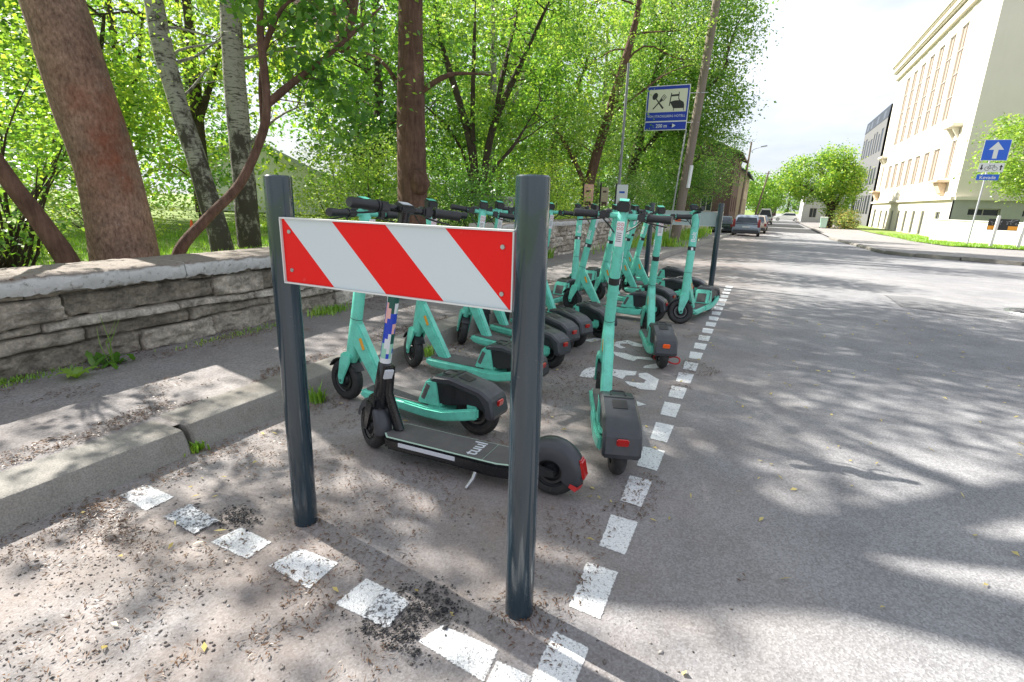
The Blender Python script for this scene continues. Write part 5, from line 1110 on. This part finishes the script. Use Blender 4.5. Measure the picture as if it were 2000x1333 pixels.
# two curved low limbs/stems by its side
tree('curved_tree', 'crooked brown stem curving up to the right over the wall, with large heart shaped leaves', (-4.95, 3.02, .35),
     [([(-.02, -.02, -.3), (0, 0, .25), (.08, .28, .60), (.20, .60, .95), (.34, .80, 1.45), (.36, .86, 1.80), (.30, .92, 2.5), (.42, 1.05, 3.2)], [.066, .056, .045, .041, .040, .036, .026, .014]),
      ([(.36, .86, 1.70), (.50, 1.10, 1.95), (.72, 1.45, 2.3), (.98, 1.9, 2.8)], [.040, .034, .026, .012]), ([(.30, .92, 2.2), (.6, 1.0, 2.6), (.95, 1.35, 2.75)], [.024, .018, .008]), ([(.34, .80, 1.45), (.20, .95, 2.0), (.0, 1.3, 2.5)], [.022, .017, .008])],
     [((.62, 1.40, 2.35), (.62, .55, .55), 62, 9, .1), ((.30, 1.05, 2.7), (.6, .5, .45), 44, 9, .1), ((.80, 1.45, 1.72), (.30, .30, .32), 22, 8, 0), ((.30, .95, 3.3), (.8, .8, .4), 50, 9, 0)], M['bark2'], [(LB, .7), (LC, .3)], .080, 103, nbr=30, gap=.2, sig=.13, br=.010, droop=.55, rough_=.012, ratio=.85)
tree('curved_tree', 'crooked bare brown stem curving out of the picture at the far left behind the wall', (-4.85, 2.14, .35),
     [([(.05, .02, -.3), (0, 0, .2), (-.06, -.10, .55), (-.10, -.22, .85), (-.12, -.34, 1.15), (-.2, -.6, 1.6)], [.085, .075, .062, .056, .05, .035])],
     [((-.3, -.6, 2.3), (.7, .5, .5), 30, 9, 0)], M['bark2'], [(LB, 1.)], .07, 104, nbr=6, gap=.2, sig=.14, br=.010, rough_=.012)
# red brown tree behind the bay
def knob(t):
    mb = MB(); bmesh.ops.create_icosphere(mb.b, subdivisions=3, radius=.15, matrix=Matrix.Translation((.17, -.06, 1.08)) @ Matrix.Diagonal((.9, .9, 1.25, 1)))
    for v in mb.b.verts: v.co += v.normal*float(fbm(v.co.x*14, v.co.y*14, v.co.z*14, oct=3, seed=4))*.06
    mb.build('burr', M['bark2'], t, 60)
tree('straight_tree', 'straight red brown trunk with a knobbly burr standing behind the handlebars', (-4.72, 6.40, .35),
     [([(0, 0, -.3), (0, 0, .3), (-.02, .02, 1.0), (-.03, .03, 1.8), (.0, .02, 2.9), (.05, .0, 4.2), (.0, .1, 6.5), (.1, .2, 8.6)], [.245, .225, .215, .20, .17, .14, .10, .04]),
      ([(-.01, .02, 2.1), (-.6, .1, 2.75), (-1.3, .1, 2.95)], [.04, .025, .008]), ([(.02, .02, 2.2), (.5, .2, 2.5), (.95, .6, 2.55)], [.045, .03, .01]), ([(0, 0, 4.4), (1.2, .4, 5.6), (2.0, .8, 6.6)], [.07, .05, .02])],
     [((.8, .8, 6.6), (2.6, 2.8, 2.1), 1000, 26, .1), ((-3.2, 2.2, 6.6), (2.2, 2.3, 1.5), 520, 24, .1), ((.06, .0, 2.6), (.28, .28, .6), 16, 12, 0), ((-.9, .1, 3.1), (.7, .4, .35), 24, 12, 0), ((.7, .5, 2.9), (.5, .5, .4), 16, 12, 0)], M['bark2'], [(LB, .5), (LA, .5)], .075, 105, nbr=40, gap=.05, sig=.24, rough_=.02, extra=knob, gsc=.75)  # second crown lobe added high up to shade the far part of the bay
# birches
birch = 'birches behind the leaning tree'
tree('birch_tree', 'leaning birch with black and white bark just right of the thick leaning trunk', (-7.42, 5.22, .25),
     [([(.02, 0, -.3), (0, 0, .2), (-.3, -.02, 1.35), (-.62, -.03, 2.4), (-.78, -.05, 3.4), (-1.0, .1, 5.2), (-1.1, .2, 7.5)], [.185, .16, .14, .125, .115, .10, .04])],
     [((-.9, .4, 6.2), (1.6, 1.8, 1.7), 190, 18, .1), ((-.5, .3, 3.3), (1.1, .9, .8), 50, 16, .1)], M['birch'], [(LA, .6), (LD, .4)], .055, 107, nbr=24, gap=.03, sig=.2, group=birch, droop=.9)
tree('birch_tree', 'upright birch with dark fissured foot between the crooked stem and the post', (-7.62, 5.85, .25),
     [([(0, 0, -.3), (0, 0, .2), (.03, 0, 1.3), (.05, 0, 2.7), (.12, .02, 3.8), (.2, .1, 5.6), (.1, .2, 8)], [.20, .18, .165, .155, .145, .12, .04])],
     [((.2, .4, 6.6), (1.8, 2.0, 1.7), 210, 18, .1), ((.8, .6, 2.9), (.6, .5, .9), 42, 16, .1)], M['birch'], [(LA, .5), (LD, .5)], .055, 108, nbr=24, gap=.03, sig=.2, group=birch, droop=.9)
# many stemmed dark tree in the middle
tree('multi_stem_tree', 'dark many stemmed tree fanning out above the grey cabinet', (-6.35, 11.1, .35),
     [([(0, 0, -.3), (0, 0, .7), (-.1, 0, 1.9), (-.45, .0, 3.0), (-1.0, .1, 4.3), (-1.3, .1, 5.6)], [.13, .11, .095, .08, .06, .03]), ([(.05, 0, .5), (.22, 0, 1.5), (.45, 0, 2.5), (.95, .1, 3.6), (1.6, .2, 4.9)], [.10, .09, .08, .06, .03]),
      ([(.45, 0, 2.5), (.55, .2, 3.6), (.85, .3, 5.0), (.8, .3, 6)], [.06, .05, .035, .02]), ([(-.1, 0, 1.9), (-.05, -.1, 3.2), (.0, -.1, 5.0)], [.06, .045, .02]), ([(.02, 0, .5), (-.35, .2, 1.6), (-.8, .2, 2.4), (-1.6, .1, 3.1)], [.06, .045, .03, .01]), ([(.1, 0, .6), (.5, -.1, 1.5), (1.0, .0, 2.1), (1.5, .2, 3.0)], [.05, .04, .03, .01])],
     [((0, .6, 4.6), (2.4, 1.8, 1.9), 420, 26, .2), ((.6, .5, 3.0), (1.8, 1.0, .9), 200, 26, .1), ((-1., .4, 2.6), (1.0, .8, .7), 70, 22, 0)], M['barkd'], [(LA, .4), (LB, .5), (LC, .1)], .085, 110, nbr=50, gap=.0, sig=.2, br=.022)
tree('slanting_tree', 'slanting brown tree left of the hotel sign', (-5.6, 17.0, .25),
     [([(-.2, 0, -.3), (0, 0, .8), (.25, .2, 2.4), (.6, .4, 4.0), (1.1, .6, 6.4), (1.3, .6, 8.5)], [.22, .19, .16, .14, .10, .05]), ([(.1, .1, 1.3), (-.5, .1, 2.4), (-1.2, 0, 3.4)], [.09, .07, .03])],
     [((1.0, .9, 6.4), (2.3, 2.0, 2.5), 560, 24, .1), ((.2, .4, 3.2), (1.7, 1.0, 1.3), 260, 24, .1)], M['bark2'], [(LE, .45), (LA, .3), (LB, .25)], .085, 112, nbr=30, gap=.0, sig=.24)
tree('street_tree', 'tall broad tree whose crown overhangs the street behind the wooden pole', (-6.2, 25.5, .1),
     [([(0, 0, -.3), (0, 0, 1.5), (.3, 0, 4), (.8, .2, 7), (1.2, .4, 10)], [.3, .26, .22, .15, .06]), ([(.2, 0, 3.2), (1.8, .2, 5.0), (3.6, .2, 6.6)], [.14, .1, .04])],
     [((1.7, .3, 8.4), (3.4, 3., 2.8), 1000, 26, .15), ((2.6, .2, 5.4), (2.2, 2.2, 1.6), 420, 26, .1), ((.5, 0, 4.2), (2.4, 2.2, 2.0), 320, 24, .1)], M['barkd'], [(LB, .65), (LA, .15), (LE, .2)], .13, 114, nbr=50, gap=.12, sig=.32)
tree('drooping_tree', 'low rounded bushy tree hanging over the pavement in front of the brown house', (-4.6, 28.5, .0),
     [([(0, 0, -.3), (.1, 0, 1.2), (.5, 0, 2.6), (1.2, 0, 3.8)], [.16, .14, .1, .04])],
     [((1.2, 0, 3.4), (2.4, 2.2, 1.9), 560, 26, .2), ((.4, -.2, 2.2), (1.8, 1.6, 1.2), 220, 26, .2)], M['barkd'], [(LB, .5), (LC, .3), (LE, .2)], .085, 116, nbr=26, gap=.1, sig=.25, droop=.5)

# --- shrubs behind the wall
def shrub(label, base, rad, n, per, leafs, size, seed, stems=6, group='shrubs behind the stone wall', name='shrub', sig=.17, flowers=None, gap=.1, tall=1.):
    t = thing(name, label, 'shrub', base, 0, group); r = np.random.default_rng(seed)
    P, C_ = crown_points([((0, 0, rad[2]*.95), rad, n, per, .15)], seed, gap, 1.3, sig); P = P[P[:, 2] > .02]
    bl = []
    for i in range(stems):
        a = r.uniform(0, 6.28); e = C_[r.integers(len(C_))]; bl.append((curve_pts((.15*math.cos(a), .15*math.sin(a), -.1), e, .05, r), [.018*(1-.8*j/7) for j in range(8)]))
    trunk_mesh('stems', bl, M['barkd'], t, seg=6)
    idx = r.permutation(len(P)); a = 0
    for i, (lm, sh) in enumerate(leafs): k = int(len(P)*sh); leaf_mesh('foliage', P[idx[a:a+k]], size, lm, t, seed+5+i, .2); a += k
    if flowers:
        F = P[r.choice(len(P), flowers, replace=False)]; F = np.repeat(F, 9, 0)+r.normal(0, .022, (flowers*9, 3)); leaf_mesh('blossom', F, .03, M['petal'], t, seed+9, 0, .9)
    return t
SH = [
 ('leafy green shrub at the far left behind the wall', (-6.1, 1.35, .35), (.8, .8, 1.0), 130, 20, [(LB, .6), (LA, .4)], .06, 201, 22, None),
 ('thin stemmed green shrub between the left edge and the leaning trunk', (-6.6, 2.3, .35), (.9, .7, 1.2), 150, 20, [(LB, .5), (LA, .5)], .055, 202, 26, None),
 ('tall light green shrub behind the leaning trunk', (-8.6, 3.2, .3), (1.3, 1.0, 1.7), 200, 20, [(LA, .6), (LD, .4)], .07, 203, 14, None),
 ('low yellow green bush on the lawn under the birches', (-12.0, 6.0, .25), (2.3, 1.3, .62), 200, 24, [(LD, .7), (LA, .3)], .06, 204, 8, None),
 ('low yellow green bush behind the near left post', (-9.8, 9.0, .25), (2.0, 1.2, .60), 180, 24, [(LD, .75), (LA, .25)], .06, 205, 8, None),
 ('bright bush with pale flowers left of the straight trunk', (-6.9, 8.3, .3), (1.3, 1.0, .95), 230, 24, [(LA, .5), (LE, .35), (LD, .15)], .055, 206, 10, 22),
 ('dense green bush directly behind the straight trunk', (-6.3, 9.3, .3), (1.3, 1.0, 1.0), 260, 24, [(LB, .6), (LA, .4)], .055, 207, 10, None),
 ('dark leafy bush between the straight trunk and the grey cabinet', (-5.1, 9.0, .3), (.75, .8, .78), 200, 24, [(LC, .4), (LB, .6)], .05, 208, 8, None),
 ('tall blossom covered bush above the left end of the board', (-8.6, 9.6, .3), (1.6, 1.2, 1.35), 230, 22, [(LE, .5), (LA, .5)], .065, 209, 10, 40),
 ('dense bright bush right of the grey cabinet', (-4.85, 12.4, .3), (.7, 1.3, .72), 210, 24, [(LA, .45), (LD, .35), (LB, .2)], .05, 210, 8, None),
 ('yellow green bush above the wall right of the near right post', (-5.5, 13.8, .3), (1.1, 1.3, 1.1), 230, 24, [(LA, .5), (LD, .5)], .06, 211, 8, None),
 ('white flowering bush behind the wall and the far left post', (-4.55, 18.6, .2), (1.0, 2.2, 1.1), 330, 24, [(LB, .55), (LE, .45)], .065, 212, 8, 110),
 ('dark green bush behind the wooden pole', (-4.6, 22.8, .1), (1.2, 2.2, 1.3), 280, 24, [(LB, .6), (LC, .4)], .08, 213, 8, 60),
 ('tall green bush deep behind the grey cabinet', (-7.6, 13.5, .3), (1.5, 1.4, 1.6), 240, 24, [(LB, .5), (LA, .5)], .07, 214, 10, None),
 ('broad green bush behind the slanting tree', (-7.4, 18.5, .2), (1.8, 2., 1.9), 300, 24, [(LB, .5), (LE, .3), (LA, .2)], .09, 215, 10, None),
]
for lab, base, rad, n_, per, lf, sz, sd_, st_, fl in SH: shrub(lab, base, rad, n_, per, lf, sz, sd_, st_, flowers=fl)
# grass tufts along the far pavement
def tuft(label, base, n, h, spread, seed, name='weed', cat='plant', group=None, mt='grass', w=.008):
    r = np.random.default_rng(seed); a = r.uniform(0, 6.28, n); d = np.stack([np.cos(a), np.sin(a), np.zeros(n)], -1); o_ = r.normal(0, 1, (n, 3))*np.array(spread)*[1, 1, 0]; hh = h*r.uniform(.4, 1.2, n)[:, None]; s = np.stack([-np.sin(a), np.cos(a), np.zeros(n)], -1)*w
    p0 = o_; p1 = o_+d*hh*.18+np.array([0, 0, 1])*hh*.6; p2 = o_+d*hh*r.uniform(.2, .7, (n, 1))+np.array([0, 0, 1])*hh*r.uniform(.75, 1., (n, 1))
    V = np.stack([p0-s, p0+s, p1+s*.8, p1-s*.8, p2], 1).reshape(-1, 3); k = np.arange(n)[:, None]*5; F = np.concatenate([k+np.array([[0, 1, 2]]), k+np.array([[0, 2, 3]]), k+np.array([[3, 2, 4]])])
    o = link(name, np_mesh(name, V, F, 0), M[mt]); o.location = base; return tag(o, label, cat, group)
tuft('bright green grass growing along the foot of the far wall', (-3.72, 19., -.15), 1500, .42, (.18, 2.6, 0), 301, 'tall_grass', 'grass', w=.012)
tuft('bright green grass at the foot of the wooden pole', (-2.9, 17.9, -.10), 260, .34, (.28, .3, 0), 302, 'tall_grass', 'grass', w=.014)
tuft('grass beside the far kerb in front of the brown house', (-3.6, 28, -.33), 1500, .45, (.3, 4., 0), 303, 'tall_grass', 'grass', w=.02)
tuft('small tuft of moss and grass at the foot of the wall at the left edge', (-3.78, 1.25, .11), 420, .035, (.045, .16, 0), 304, w=.003)
tuft('thin tuft of grass at the foot of the wall left of the near post', (-3.66, 2.7, .11), 260, .035, (.04, .3, 0), 305, w=.003)
tuft('grass tuft at the foot of the wall behind the near left post', (-3.68, 3.62, .11), 260, .09, (.05, .12, 0), 306, w=.004)
tuft('small weed in the open joint between the two near kerb blocks', (-2.31, 1.37, .0), 60, .06, (.014, .02, 0), 307, w=.005)
tuft('small weed at the kerb beside the front wheel of the nearest teal scooter', (-2.27, 2.10, .0), 40, .12, (.02, .03, 0), 308, w=.006)
tuft('weed against the wall right of the near right post', (-3.98, 9.9, .08), 90, .28, (.05, .12, 0), 309, w=.014)
tuft('small weed at the kerb under the third scooter', (-2.27, 3.25, .0), 40, .09, (.02, .03, 0), 310, w=.006)
# dandelion-like weed by the near wall
t = thing('weed', 'broad leaved weed with serrated leaves growing from the foot of the near wall', 'plant', (-3.66, 1.72, .115)); r = np.random.default_rng(77)
mb = MB()
for k in range(22):
    a = r.uniform(0, 6.28); Lf_ = r.uniform(.07, .16); el = r.uniform(.35, 1.25); o0 = Vector((r.normal(0, .035), r.normal(0, .07), 0)); d = Vector((math.cos(a), math.sin(a), 0)); s = Vector((-d.y, d.x, 0)); prev = None
    for j in range(6):
        f = j/5; p = o0+d*Lf_*math.cos(el)*f*1.1+Vector((0, 0, Lf_*math.sin(el)*(f-.45*f*f)*1.4)); w_ = .016*math.sin(math.pi*min(f*.9+.1, 1))*(1.3 if j % 2 else .75)+.001
        cur = (mb.b.verts.new(p-s*w_), mb.b.verts.new(p+Vector((0, 0, -.003))), mb.b.verts.new(p+s*w_))
        if prev: mb.b.faces.new((prev[0], prev[1], cur[1], cur[0])); mb.b.faces.new((prev[1], prev[2], cur[2], cur[1]))
        prev = cur
mb.build('leaves', M['leafB'], t, 40, recalc=False); mb = MB()
for k in range(5): x, y = r.normal(0, .02), r.normal(0, .03); mb.tube([(x, y, 0), (x+r.normal(0, .02), y+r.normal(0, .02), .14), (x+r.normal(0, .05), y+r.normal(0, .05), r.uniform(.2, .33))], [.003, .0025, .001], 5)
mb.build('stalks', M['leafA'], t, 0)
t = thing('weed', 'low weed of five smooth oval leaves left of the serrated weed', 'plant', (-3.55, 1.48, .115)); mb = MB()
for k in range(6):
    a = k*1.05+.3; Lf_ = .085+.02*(k % 2); d = Vector((math.cos(a), math.sin(a), 0)); s = Vector((-d.y, d.x, 0)); prev = None
    for j in range(7):
        f = j/6; p = d*Lf_*f*1.1+Vector((0, 0, .05*math.sin(f*2.2))); w_ = .022*math.sin(math.pi*min(f+.03, 1))**.8+.0008; cur = (mb.b.verts.new(p-s*w_), mb.b.verts.new(p+Vector((0, 0, -.004))), mb.b.verts.new(p+s*w_))
        if prev: mb.b.faces.new((prev[0], prev[1], cur[1], cur[0])); mb.b.faces.new((prev[1], prev[2], cur[2], cur[1]))
        prev = cur
mb.build('leaves', M['leafA'], t, 40, recalc=False)

# --- park trees behind: each its own crown and trunk
PT = [  # x, y, height, radius, kind
 (-18, 1.5, 7.5, 2.8, 0), (-17.5, 8.5, 8.5, 2.6, 1), (-14, 9.5, 9.0, 3.0, 0), (-10.5, 12.5, 7.5, 2.6, 2), (-13.5, 15.5, 10.5, 3.2, 1), (-9.5, 17.5, 9., 2.6, 3),
 (-17, 5.0, 8., 3., 1), (-20, 11, 10, 3.6, 0), (-18, 20, 12, 3.8, 3), (-12, 22, 12, 3.4, 1), (-8.8, 22, 11, 2.8, 0), (-15, 29, 14, 4., 2), (-9.5, 31, 13, 3.6, 3), (-24, 16, 12, 4.2, 2), (-8, 39, 13, 3.8, 1), (-16.5, -.5, 8, 3, 2)]
KL = [('bright green park tree', [(LA, .6), (LD, .4)]), ('mid green park tree', [(LB, .5), (LA, .5)]), ('deep green park tree', [(LB, .5), (LC, .5)]), ('pale green park tree', [(LE, .5), (LA, .5)])]
WH = ['at the far left behind the shrubs', 'behind the birches', 'above the birches', 'behind the many stemmed tree', 'behind the straight trunk', 'left of the slanting tree', 'deep in the park behind the leaning trunk',
      'deep in the park left of the white house', 'deep in the park right of the white house', 'behind the slanting tree', 'behind the hotel sign', 'far behind the straight trunk', 'behind the broad street tree', 'beyond the white house', 'beyond the broad street tree', 'at the far left edge of the park']
for i, (x, y, h, rad, k) in enumerate(PT):
    z = .2; hh = h-z; s = .10+.0055*math.hypot(x, y)*.55; nc = int(1.35*(120+60*rad))
    tree('park_tree', KL[k][0]+' '+WH[i], (x, y, z), [([(0, 0, -.3), (.05, 0, hh*.25), (.1, .1, hh*.55), (.0, .1, hh*.9)], [.2, .17, .12, .04]), ([(.06, 0, hh*.3), (.8, .3, hh*.5), (1.3, .4, hh*.65)], [.1, .07, .03])],
         [((0, 0, hh*.66), (rad, rad, hh*.33), nc, 19, .2), ((rad*.3, -rad*.2, hh*.30), (rad*.8, rad*.8, hh*.2), nc//3, 19, .1)], M['barkd'] if k != 3 else M['birch'], KL[k][1], s, 400+i*7, nbr=16, gap=.0, sig=.34, group='trees of the park', rough_=.0, gsc=.6, droop=.4)
# the wood closing the park, one mass of foliage
r = np.random.default_rng(900); n = 3600; wx = r.uniform(-44, -24, n); wy = r.uniform(-10, 75, n); top_ = 6.5+3*fbm(wx*.15, wy*.15, oct=3, seed=6)*2; wz = r.uniform(0, 1, n)**.8*top_; keep = ~((wx > -33) & (wy > 10) & (wy < 36)); Pw = np.stack([wx, wy, wz], -1)[keep]
wy2 = r.uniform(36, 75, 1500); P2_ = np.stack([-24+15*r.random(1500)-(wy2-36)*.05, wy2, r.uniform(0, 1, 1500)**.8*11], -1); Pw = np.concatenate([Pw, P2_]); k = r.poisson(14, len(Pw)); Pw = np.repeat(Pw, k, 0); Pw = Pw+r.normal(0, .6, Pw.shape)
Pw = Pw[Pw[:, 2] > 0]; h_ = len(Pw)//2; o = leaf_mesh('distant_wood', Pw, .34, M['leafB'], None, 901); tag(o, 'leafy wood closing the view beyond the park trees', 'wood', kind='stuff')
# trees on the right and at the far end
tree('maple_tree', 'bright green tree behind the one way sign at the right edge', (15.6, 44.2, -.5), [([(0, 0, 0), (0, 0, 2.5), (.2, 0, 5), (0, 0, 7.5)], [.2, .17, .12, .05])],
     [((.0, 0, 5.7), (4.0, 3., 3.2), 620, 24, .35)], M['barkd'], [(LA, .45), (LE, .4), (LD, .15)], .19, 601, nbr=30, gap=.12, sig=.4, rough_=0, gsc=.5)
tree('roadside_tree', 'broad old tree with a forked trunk at the far end of the right pavement', (6.5, 73, -.8), [([(0, 0, 0), (.05, 0, 1.8), (-.3, 0, 4.), (-1.2, 0, 6.)], [.5, .42, .3, .12]), ([(.05, 0, 1.8), (.9, 0, 4.), (1.6, 0, 6.)], [.3, .22, .1]), ([(0, 0, 2.4), (-2., 0, 4.2), (-3.8, 0, 5.)], [.22, .16, .06])],
     [((-1.8, 0, 5.8), (4.4, 3.5, 2.7), 560, 22, .3), ((.8, 0, 4.4), (2.2, 2.4, 3.2), 260, 22, .2), ((-.5, 0, 8.2), (2., 2, 1.4), 90, 14, 0)], M['barkd'], [(LA, .4), (LB, .4), (LD, .2)], .26, 602, nbr=40, gap=.06, sig=.4, rough_=0, gsc=.4)
shrub('pale feathery shrub beside the trunk of the far tree', (8.0, 70, -1.0), (1.3, 1.2, 1.3), 120, 22, [(LE, .6), (M['drytan'], .4)], .2, 603, 6, group=None, sig=.3)
for x, y, h, rad, lab in ((-1.2, 104, 8, 3.4, 'rounded green tree beyond the slanting far pole'), (3.6, 130, 9, 4.2, 'hazy green tree closing the far end of the street'), (-5.5, 96, 9, 4, 'dark green tree beyond the tan house'), (8, 128, 11, 5, 'large green tree behind the far white house'), (-2.5, 150, 9, 5, 'far tree left of the street end'), (12, 126, 10, 5, 'far tree behind the grey office block')):
    tree('far_tree', lab, (x, y, -1.), [([(0, 0, 0), (0, 0, h*.4), (0, 0, h*.8)], [.25, .2, .08])], [((0, 0, h*.58), (rad, rad, h*.4), 260, 18, .25)], M['barkd'], [(LA, .5), (LB, .5)], .36, 700+int(y), nbr=0, gap=.1, sig=.5, rough_=0, gsc=.4)
# lawn grass
def lawn(label, x0, x1, y0, y1, n, h, zf, seed, w=.006, mt='grass'):
    r = np.random.default_rng(seed); x = r.uniform(x0, x1, n); y = y0+(y1-y0)*r.random(n)**1.6; v = fbm(x*.8, y*.8, oct=3, seed=seed); k = v > -.12; x, y, v = x[k], y[k], v[k]; n = len(x)
    z = zf(x, y); a = r.uniform(0, 6.28, n); hh = h*r.uniform(.5, 1.3, n)*(1+v); s = np.stack([-np.sin(a), np.cos(a), 0*a], -1)*w; b = np.stack([x, y, z], -1); tp = b+np.stack([np.cos(a)*hh*.4, np.sin(a)*hh*.4, hh], -1)
    V = np.stack([b-s, b+s, tp], 1).reshape(-1, 3); o = link('grass', np_mesh('grass', V, np.arange(n*3).reshape(-1, 3), 0), M[mt]); return tag(o, label, 'grass', kind='stuff')
lawn('sunlit grass of the park behind the wall', -16, -4.5, -1, 14, 60000, .09, lambda x, y: .30+fbm(x*.3, y*.3, oct=3, seed=5)*.22, 801, .009)
lawn('mown grass in front of the cream building', 9.3, 26, 36.5, 60, 42000, .12, lambda x, y: np.array([gz(v) for v in y])+.15, 802, .02)
